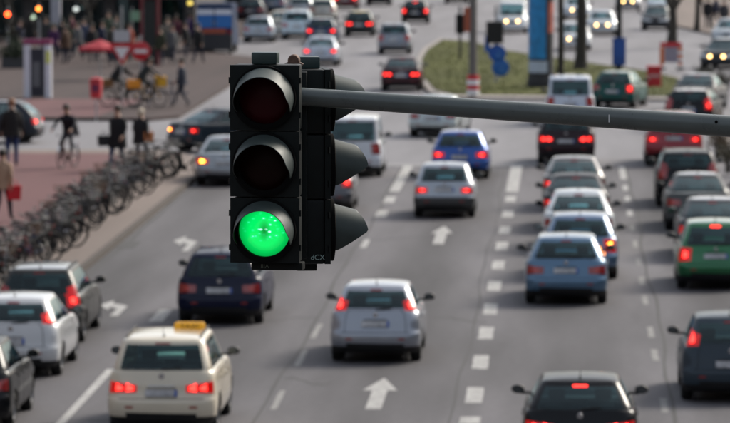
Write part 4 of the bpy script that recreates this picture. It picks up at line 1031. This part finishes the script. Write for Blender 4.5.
# two riders with yellow crates, walkers
a = on_pave(121, 106); person('rider in black with reddish hair beside the give way sign', (a.x, a.y), R(-70), CYC, (.006, .007, .007), (.01, .02, .018), hair=(.40, .10, .05))
b = bike_proto('cargo_bicycle', (.01, .03, .02)); b.location = (a.x, a.y, .12); b.rotation_euler = (0, 0, R(-70)); tag(b, 'black delivery bicycle with a brown crate ridden beside the give way sign', 'bicycle')
MB().box((0, -.55, .90), (.4, .42, .32)).build('crate', mat('crate_brown', (.18, .09, .03), .7), b, False, .02)
a = on_pave(147, 107); person('rider in dark clothes on the bicycle with yellow crates', (a.x, a.y), R(-60), CYC, (.012, .015, .014), (.01, .01, .012))
b = bike_proto('cargo_bicycle', (.5, .28, .01)); b.location = (a.x, a.y, .12); b.rotation_euler = (0, 0, R(-60)); tag(b, 'delivery bicycle with bright yellow crates front and rear', 'bicycle')
MB().box((0, .58, .98), (.42, .36, .42)).build('crate', mat('crate_yellow', (.75, .40, .02), .6), b, False, .04)
MB().box((0, -.55, .90), (.44, .44, .34)).build('crate', mat('crate_orange', (.70, .25, .01), .6), b, False, .04)
a = on_pave(182, 107); person('lone walker in dark blue grey clothes near the guard rail', (a.x, a.y), R(100), WALK, (.03, .035, .05), (.03, .035, .05), height=1.0)
cols = [(.02, .02, .024), (.09, .015, .03), (.04, .05, .08), (.015, .02, .015), (.12, .10, .09), (.05, .02, .02)]
crowd = [(62, 56, 'dark coat'), (72, 50, 'dark red top'), (84, 56, 'slate blue jacket'), (108, 48, 'dark green jacket'), (167, 56, 'pale brown coat'), (176, 50, 'dark maroon top'), (186, 60, 'black coat'), (46, 54, 'charcoal coat'), (20, 58, 'dark blue coat'), (152, 62, 'black jacket'), (66, 64, 'brown anorak'), (78, 60, 'dim grey blouse'), (92, 63, 'black parka'), (102, 60, 'navy parka'), (113, 66, 'dark tweed coat'), (130, 60, 'rust red anorak'), (160, 66, 'dark olive coat'), (172, 64, 'grey hoodie'), (190, 50, 'violet coat'), (30, 52, 'black hoodie'), (10, 50, 'dark brown coat'), (54, 62, 'deep purple coat'), (116, 52, 'mid grey coat'), (198, 64, 'black anorak')]
ccol = [(.01, .01, .012), (.10, .012, .03), (.05, .06, .10), (.012, .03, .016), (.16, .13, .11), (.09, .012, .03), (.008, .008, .008), (.03, .03, .03), (.015, .02, .05), (.01, .01, .01), (.07, .035, .02), (.11, .11, .11), (.006, .006, .007), (.01, .014, .04), (.03, .026, .02), (.24, .04, .02), (.025, .028, .012), (.08, .08, .085), (.06, .03, .10), (.006, .006, .006), (.03, .018, .012), (.05, .012, .06), (.08, .08, .085), (.008, .008, .008)]
for i, (px, py, d) in enumerate(crowd):
    a = on_pave(px, py); person('distant shopper in a %s before the dark shop fronts' % d, (a.x, a.y), R((i*77) % 360), WALK if i % 2 else STAND, ccol[i], (.02, .022, .04), coat=.18, group='shoppers before the far shop fronts', height=.96+.02*(i % 5))
for px, py, d, c_, i in ((708, 30, 'black jacket', (.008, .008, .01), 0), (716, 26, 'dark navy coat', (.012, .016, .04), 1), (724, 32, 'dark grey coat', (.03, .03, .035), 2), (700, 14, 'brown jacket', (.08, .05, .03), 3)):
    a = on_pave(px, py); person('distant person in a %s on the far right pavement' % d, (a.x, a.y), R(i*95), WALK if i % 2 else STAND, c_, (.02, .02, .03), group='people on the far right pavement')
# small signals at the far corner
def post_signal(px, py, label, hz, lampmat, z=.12, hood=True):
    k = base(px, py, 'post_signal', label, 'traffic light', z=z)
    MB().tube([(0, .1, 0), (0, .1, hz+.5)], .05, 10).build('post', STEEL, k)
    MB().box((0, 0, hz), (.3, .2, .62)).build('housing', BLACK, k, False, .02)
    for i, dz in enumerate((.15, -.15)):
        MB().lathe([(.1, -.1), (.09, -.12), (.02, -.13)], 16, 'y', (0, 0, hz+dz)).build('lens', lampmat if i == 0 else VISIN, k, True)
        MB().lathe([(.125, -.1), (.125, -.22)], 16, 'y', (0, 0, hz+dz), cap=False).build('visor', BLACK, k)
    return k
post_signal(8, 62, 'small post signal glowing red at the far left corner', 2.15, mat('red_signal_lamp', (.8, .05, .02), .3, emit=(1, .06, .012), es=9))
post_signal(39, 56, 'small post signal glowing amber behind the white framed stele', 2.2, mat('amber_signal_lamp', (.8, .3, .02), .3, emit=(1, .24, .04), es=4))
# street lamp post with lit yellow lantern at the top
k = base(224, 50, 'street_lamp', 'slim grey lamp post beside the blue delivery van', 'street lamp', z=.12)
MB().tube([(0, 0, 0), (0, 0, 4), (.0, 0, 6.6)], [.09, .07, .05], 12).build('post', STEEL, k, True)
MB().tube([(0, 0, 6.6), (.5, 0, 6.9), (1.1, 0, 6.95)], .035, 8).build('arm', STEEL, k); MB().box((1.3, 0, 6.93), (.6, .22, .1)).build('lantern', STEEL, k, False, .02)
# blue and white delivery van (rear view)
vn = empty('delivery_van', tuple(at(213, 55))); tag(vn, 'delivery van with blue and white rear doors above a dark step', 'van')
MB().box((0, 2.6, 1.5), (1.84, 3.3, 2.1)).build('box_body', mat('van_navy', (.015, .03, .07), .85, spec=.2), vn, False, .05)
for s in (-1, 1):
    d = MB().box((s*.45, .93, 1.82), (.84, .04, .95)).build('rear_door', mat('van_blue', (.02, .14, .42), .45), vn, False, .01)
    MB().box((s*.45, .90, 2.15), (.84, .02, .26)).build('white_panel', WPAN, d)
    MB().box((s*.08, .895, 1.6), (.03, .03, .3)).build('handle', STEEL, d)
    t = MB().box((s*.8, .90, 1.12), (.14, .05, .26)).build('tail_light', LENS_OFF, vn)
    for y in (1.6, 4.7):
        wo = link('wheel', TYRE, None, vn); wo.location = (s*.8, y, .34); wo.scale = (s, 1.07, 1.07); link('rim', RIMM, None, wo)
MB().box((0, .92, 1.18), (1.2, .03, .22)).build('orange_band', mat('van_orange', (.35, .07, .03), .5), vn)
MB().box((0, 1.0, .62), (1.84, .5, .82)).build('tail_lift', mat('van_dark', (.018, .018, .022), .6), vn, False, .03)
MB().add([(-.9, 4.3, .4), (.9, 4.3, .4), (.9, 6.0, .4), (-.9, 6.0, .4), (-.85, 4.3, 2.1), (.85, 4.3, 2.1), (.8, 5.0, 2.05), (-.8, 5.0, 2.05), (-.88, 5.9, 1.1), (.88, 5.9, 1.1)], [(0, 1, 5, 4), (4, 5, 6, 7), (7, 6, 9, 8), (8, 9, 2, 3), (1, 2, 9, 6, 5), (0, 4, 7, 8, 3), (3, 2, 1, 0)]).build('cab', mat('van_navy', (.015, .03, .07), .85, spec=.2), vn)

# ================================================================== ISLAND FURNITURE
k = base(473, 96, 'signal_post', 'grey brown post with red and white striped foot on the grass island', 'post', z=.15)
MB().lathe([(.19, 0), (.17, 1.2), (.16, 5.5)], 16).build('shaft', mat('post_grey', (.12, .11, .10), .6, var=.2), k, True)
for i in range(4): MB().lathe([(.25, .05+i*.2), (.25, .25+i*.2)], 18).build('stripe', RED if i % 2 else mat('sign_white', (.7, .7, .7), .5), k, True)
hd_ = MB().box((-.2, 0, 3.1), (.34, .24, 1.0)).build('signal_box', mat('orange_brown_box', (.30, .07, .03), .5), k, False, .02)
k = base(460, 60, 'signal_post', 'small dark signal post at the left edge of the grass island', 'post', z=.15)
MB().tube([(0, 0, 0), (0, 0, 2.6)], .06, 10).build('shaft', BLACK, k)
MB().box((0, -.05, 1.75), (.42, .3, .95)).build('signal_box', BLACK, k, False, .03)
for i in range(3): MB().lathe([(.12, -.2), (.12, -.34)], 14, 'y', (0, 0, 2.05-i*.3), cap=False).build('visor', BLACK, k)
k = base(496, 82, 'keep_right_sign', 'two round blue signs under a black signal box on the grass island', 'road sign', z=.15)
BLUE = mat('sign_blue', (.012, .10, .46), .45, var=.12); BLU2 = mat('sign_light_blue', (.014, .12, .42), .45)
MB().tube([(0, .1, 0), (0, .1, 3.3)], .06, 10).build('pole', STEEL, k)
for z, x, m_ in ((1.25, .05, BLUE), (.62, .2, BLU2)):
    sg_ = MB().lathe([(.38, .02), (.38, -.02), (.35, -.03)], 28, 'y', (x, -.02, z)).build('sign_disc', m_, k, True)
    MB().box((x+.05, -.055, z-.03), (.09, .012, .4), Matrix.Rotation(R(35), 3, 'Y')).box((x+.15, -.055, z-.16), (.26, .012, .09)).build('white_arrow', mat('sign_pale_blue', (.05, .18, .48), .5), sg_)
MB().box((-.05, 0, 2.15), (.75, .5, .95)).build('signal_box', BLACK, k, False, .03)
MB().box((-.38, .05, 1.65), (.22, .3, .7)).build('blue_panel', BLUE, k, False, .02)
k = base(541, 87, 'advertising_column', 'round advertising column with blue posters, white band and dark foot', 'advertising column', z=.15)
MB().lathe([(.60, 0), (.60, .35), (.55, .42), (.55, .6)], 36).build('foot', mat('column_foot', (.02, .02, .022), .7), k, True)
MB().lathe([(.53, .6), (.53, 4.0)], 36).build('drum', mat('column_drum', (.03, .032, .038), .7, var=.3), k, True)
def wrap(a0, a1, z0, z1, m_, nm='poster'):
    vs = []; fs = []; n = 10
    for i in range(n+1):
        a = R(a0+(a1-a0)*i/n)
        for z in (z0, z1): vs.append((.536*math.cos(a), .536*math.sin(a), z))
    for i in range(n): fs.append((2*i, 2*i+2, 2*i+3, 2*i+1))
    MB().add(vs, fs).build(nm, m_, k, True)
wrap(185, 292, 1.2, 3.9, mat('poster_blue', (.012, .20, .46), .5, var=.35, vscale=2.5)); wrap(190, 300, .62, 1.1, mat('poster_white', (.42, .48, .58), .6, var=.1), 'white_band')
wrap(305, 352, 2.3, 3.6, mat('poster_red', (.40, .10, .07), .6, var=.5, vscale=3))
MB().lathe([(.66, 4.0), (.66, 4.12), (.3, 4.45), (.05, 4.6)], 36).build('cap', mat('column_cap', (.03, .03, .032), .6), k, True)
k = base(619, 69, 'meter_cabinet', 'blue box fixed to a slim dark post on the grass island', 'cabinet', z=.15)
MB().tube([(0, .2, 0), (0, .2, 6)], [.16, .11], 12).build('post', mat('dark_post', (.02, .02, .02), .8), k)
MB().box((0, 0, .78), (.62, .3, 1.25)).build('box', mat('cabinet_blue', (.012, .06, .26), .5, var=.15), k, False, .03)
MB().box((0, -.158, .95), (.5, .012, .8)).build('door', mat('cabinet_blue_door', (.016, .075, .32), .5), k); MB().box((0, 0, 1.42), (.7, .36, .05)).build('lid', mat('cabinet_blue', (.012, .06, .26), .5, var=.15), k)
k = base(654, 87, 'salt_bin', 'red grit bin with pale band at the island edge', 'bin', z=.12)
MB().box((0, 0, .40), (.60, .5, .8)).build('bin', RED, k, False, .03); MB().box((0, 0, .85), (.66, .56, .1)).build('lid', RED, k, False, .03); MB().box((0, -.255, .48), (.5, .012, .12)).build('pale_band', mat('bin_band', (.5, .3, .3), .6), k)
k = base(671, 70, 'barrier', 'red and orange striped roadworks barrier beside the dark oncoming car', 'barrier', z=0.12)
MB().box((0, 0, 1.18), (1.0, .06, .2)).build('top_board', RED, k); MB().box((0, .01, .70), (.62, .04, .72)).build('panel', mat('barrier_panel', (.25, .22, .27), .6), k)
for i, x in enumerate((-.42, .42)): MB().box((x, 0, .64), (.2, .06, .84)).build('beacon', mat('beacon_orange', (.55, .12, .02), .5), k); MB().box((x, 0, .06), (.34, .5, .12)).build('foot', BLACK, k)
for z in (.45, .8): MB().box((.42, -.036, z), (.2, .012, .14)).build('white_stripe', mat('sign_white', (.7, .7, .7), .5), k)

# ================================================================== TREES
BARK = mat('bark', (.035, .03, .024), .95, var=.35, vscale=7, bump=.4); LEAF = mat('dry_leaf', (.06, .062, .018), .8, var=.4, vscale=3)
def tree(px, py, label, h=10, r0=.28, fork=3.6, z=.15, seed=1, leaves=900):
    rd = random.Random(seed); k = base(px, py, 'street_tree', label, 'tree', z=z)
    tr = MB(); br = MB(); tips = []
    def limb(mb, p, d, ln, r, depth):
        pts = [p]; n = 5; rad = [r]
        for i in range(n):
            d = (d+Vector((rd.uniform(-.16, .16), rd.uniform(-.16, .16), .06))).normalized(); p = p+d*ln/n; pts.append(p); rad.append(r*(1-.55*(i+1)/n))
        mb.tube(pts, rad, 7 if depth < 2 else 4)
        if depth >= 3: tips.append(p); tips.append(pts[3]); return
        for j in range(3 if depth < 2 else 4):
            q = pts[rd.choice((3, 4, 5))]; a = rd.uniform(0, 6.28); t = rd.uniform(.5, .9)
            limb(br, q, (d*(1-t*.3)+Vector((math.cos(a), math.sin(a), .15))*t).normalized(), ln*rd.uniform(.55, .75), r*.42, depth+1)
    tr.tube([(0, 0, -.05), (0, 0, .15), (.02, 0, .6), (.05, .03, fork*.5), (.02, .0, fork)], [r0*1.5, r0*1.25, r0*1.02, r0*.95, r0*.85], 12)
    for j in range(4):
        a = j*1.6+rd.uniform(0, .6); limb(br, Vector((.02, 0, fork-.1)), Vector((math.cos(a)*.6, math.sin(a)*.6, 1)).normalized(), (h-fork)*.5, r0*.5, 1)
    tr.build('trunk', BARK, k, True); br.build('limbs', BARK, k, True)
    lf = MB()
    for i in range(leaves):
        p = rd.choice(tips)+Vector((rd.gauss(0, .35), rd.gauss(0, .35), rd.gauss(0, .3))); a = Vector((rd.uniform(-1, 1), rd.uniform(-1, 1), rd.uniform(-1, 1))).normalized()*.09; b = a.orthogonal().normalized()*.05
        lf.add([p-a, p+b, p+a, p-b], [(0, 1, 2, 3)])
    lf.build('crown', LEAF, k); return k
tree(580.5, 69, 'thick dark tree trunk on the grass island beside the advertising column', 11, .27, 4.2, seed=2)
tree(672, 46, 'dark tree trunk forking low behind the red and orange barrier', 9, .26, 1.9, z=.12, seed=5)
tree(560, 84, 'slim dark tree trunk touching the right of the advertising column', 9, .15, 3.8, seed=8, leaves=500)
tree(697, 30, 'young dark tree on the far right pavement', 8, .16, 2.6, z=.12, seed=11, leaves=700)
tree(16, 62, 'dark tree with low branches before the shops, beside the red post signal', 7, .18, 1.3, z=.12, seed=14, leaves=2200)
tree(88, 54, 'slim dark tree before the shop fronts near the red canopy', 8, .17, 2.2, z=.12, seed=17, leaves=900)
def bush(px, py, label, s=1, seed=0, col=(.06, .05, .025)):
    rd = random.Random(seed); k = base(px, py, 'shrub', label, 'shrub'); tw = MB(); lf = MB()
    for i in range(46):
        a = rd.uniform(0, 6.28); sp_ = rd.uniform(.1, .8)*s; p0 = Vector((rd.uniform(-.25, .25), rd.uniform(-.25, .25), -.03)); p2 = Vector((math.cos(a)*sp_, math.sin(a)*sp_, rd.uniform(.4, 1.0)*s))
        p1 = (p0+p2)/2+Vector((0, 0, .15)); tw.tube([p0, p1, p2], [.012, .009, .004], 4)
        for j in range(14):
            q = p1.lerp(p2, rd.random())+Vector((rd.gauss(0, .06), rd.gauss(0, .06), rd.gauss(0, .06))); d = Vector((rd.uniform(-1, 1), rd.uniform(-1, 1), rd.uniform(-1, 1))).normalized()*.045; b = d.orthogonal().normalized()*.025
            lf.add([q-d, q+b, q+d, q-b], [(0, 1, 2, 3)])
    tw.build('stems', BARK, k); lf.build('leaves', mat('shrub_leaf', col, .8, var=.4, vscale=4), k); return k
bush(722, 158, 'brown twiggy shrub on the right kerb beside the black car', 1.0, 3, (.09, .06, .03))
bush(733, 172, 'olive shrub on the right kerb nearest the grey sedan', 1.0, 4)
bush(706, 84, 'low dark shrub below the dark oncoming car', .8, 5, (.03, .03, .02)); bush(724, 90, 'wide dark shrub on the right pavement corner', .9, 6, (.035, .032, .02))

# ================================================================== BUILDINGS
def building(name, label, x0, x1, y0, y1, h, bays, wallc, side=False, aw=None):
    k = empty(name, ((x0+x1)/2, y0, .12)); tag(k, label, 'building'); w_ = x1-x0; d_ = y1-y0
    wm = mat('facade', wallc, .85, var=.18, vscale=1.5)
    W_ = MB(); gh = 3.3; bw = w_/bays
    for i in range(bays+1): W_.box((-w_/2+i*bw, .25, gh/2), (.55, .5, gh))
    W_.box((0, .25, gh+.3), (w_+.55, .56, .6)).box((0, d_/2+.5, gh+.6+(h-gh-.6)/2), (w_+.5, d_, h-gh-.6)).box((0, d_, gh/2), (w_, .4, gh))
    for s in (-1, 1): W_.box((s*(w_/2-.05), d_/2+.25, gh/2), (.4, d_-.5, gh))
    W_.build('wall', wm, k)
    MB().box((0, d_/2, h+.15), (w_+1, d_+1, .3)).build('roof', mat('roof_dark', (.05, .045, .045), .8), k)
    MB().box((0, 3.2, gh/2), (w_-.8, .1, gh)).build('shop_interior', mat('shop_interior', (.035, .03, .03), .9, var=.6, vscale=.8), k)
    fm = mat('shop_frame', (.03, .03, .035), .5)
    for i in range(bays):
        cx = -w_/2+(i+.5)*bw
        f = MB()
        for sx in (-1, 0, 1): f.box((cx+sx*(bw/2-.32), .12, gh/2), (.07, .09, gh-.05))
        for z in (.25, 2.5, gh-.06): f.box((cx, .125, z), (bw-.6, .08, .08))
        f = f.build('shop_window', fm, k)
        for sx in (-1, 1): MB().box((cx+sx*(bw/4-.16), .14, 1.38), (bw/2-.4, .012, 2.15)).build('pane', GLASS, f)
        # upper storeys
        for fl in range(int((h-4.2)/3.1)):
            wz = gh+1.9+fl*3.1
            for sx in (-1, 1):
                q = MB().box((cx+sx*bw/4, -.02+.5, wz), (1.2, .1, 1.7)).build('window', fm, k); MB().box((cx+sx*bw/4, .42, wz), (1.06, .02, 1.56)).build('pane', GLASS, q)
        if aw and i in aw: MB().add([(cx-bw/2+.3, -.02, 2.85), (cx+bw/2-.3, -.02, 2.85), (cx+bw/2-.3, -1.3, 2.35), (cx-bw/2+.3, -1.3, 2.35), (cx+bw/2-.3, -1.3, 2.12), (cx-bw/2+.3, -1.3, 2.12)], [(0, 1, 2, 3), (3, 2, 4, 5)]).build('awning', mat('awning', aw[i], .8), k)
        if i % 2: MB().box((cx, 2.2, 1.0), (1.2, .5, .9)).build('display', mat('shop_display', [(.12, .12, .13), (.14, .03, .04), (.05, .07, .12)][i % 3], .7), k)
    return k
building('shop_building', 'dark shop building with glazed ground floor and red awnings', -62, -21.2, 268, 292, 16, 9, (.06, .052, .05), aw={5: (.22, .012, .06), 6: (.03, .03, .03), 8: (.05, .012, .02), 7: (.18, .15, .13)})
building('corner_building', 'distant dark building beyond the parked cars', -52, -21.2, 318, 345, 16, 7, (.05, .045, .045))
a = at(56, 48, .12); k = empty('advert_pillar', (a.x, a.y, .12)); tag(k, 'pale grey pillar standing before the dark shop fronts', 'pillar')
MB().box((0, 0, 1.6), (.5, .4, 3.2)).build('shaft', mat('pillar_grey', (.34, .34, .38), .6, var=.1), k, False, .03); MB().box((0, 0, .08), (.66, .56, .16)).build('plinth', KERB, k)
building('added_street_building', 'long grey brick building, unseen, added on the cycle path side to darken reflections', -70, -33, 40, 150, 18, 6, (.16, .13, .12))  # out-of-view facade added to darken what the cars reflect
for i, (lab, y0, y1) in enumerate((('tall brown building, unseen, added on the kerb queue side for car reflections', -20, 70), ('pale grey building, unseen, added on the kerb queue side for car reflections', 74, 175))):
    building('added_street_building', lab, 27, 60, y0, y1, 17-i*2, 6, ((.14, .10, .085), (.2, .19, .18))[i])  # unseen pair added so car flanks have facades to reflect
o = building('added_office_block', 'broad dark office block, unseen, added behind the camera to darken reflections', -60, 60, 0, 25, 24, 14, (.10, .095, .09)); o.location = (0, -24, .12); o.rotation_euler = (0, 0, math.pi)  # unseen block added behind the camera, keeps bright sky out of rear reflections
def shop_lamp(px, py, label, col, Y=266.5):
    a = at_y(px, py, Y); k = empty('shop_lamp', (a.x, a.y, a.z)); tag(k, label, 'lamp')
    MB().lathe([(.02, .1), (.11, .06), (.14, -.02), (.1, -.1), (.02, -.12)], 14).build('globe', mat('lamp_globe', col, .3, emit=col, es=.7), k, True)
    MB().tube([(0, 0, .1), (0, 0, .35), (0, 1.6, .4)], .015, 6).build('bracket', STEEL, k)
shop_lamp(190, 3, 'yellow globe lamp glowing above the pavement beside the delivery van', (1, .75, .15))
shop_lamp(76, 9, 'pale white globe lamp before the dark shop fronts', (.8, .85, .8)); shop_lamp(33, 17, 'pale green globe lamp behind the white framed stele', (.55, .7, .5))
def planter(px, py, label, seed):
    k = base(px, py, 'planter', label, 'planter'); rd = random.Random(seed); lf = MB()
    MB().prism([(-.55, -.35), (.55, -.35), (.55, .35), (-.55, .35)], 0, .5).build('trough', mat('planter_grey', (.05, .05, .052), .8, var=.2), k)
    for i in range(500):
        p = Vector((rd.gauss(0, .32), rd.gauss(0, .24), .45+abs(rd.gauss(0, .45)))); d = Vector((rd.uniform(-1, 1), rd.uniform(-1, 1), rd.uniform(-1, 1))).normalized()*.11; b = d.orthogonal().normalized()*.06
        lf.add([p-d, p+b, p+d, p-b], [(0, 1, 2, 3)])
    lf.build('foliage', mat('planter_leaf', (.012, .022, .008), .8, var=.4, vscale=3), k)
for i, (px, py, d) in enumerate(((14, 68, 'beside the red post signal'), (66, 52, 'behind the pale pillar'), (162, 58, 'beside the dark red portal'), (120, 60, 'behind the give way sign'))):
    planter(px, py, 'dark leafy planter trough '+d, 40+i)
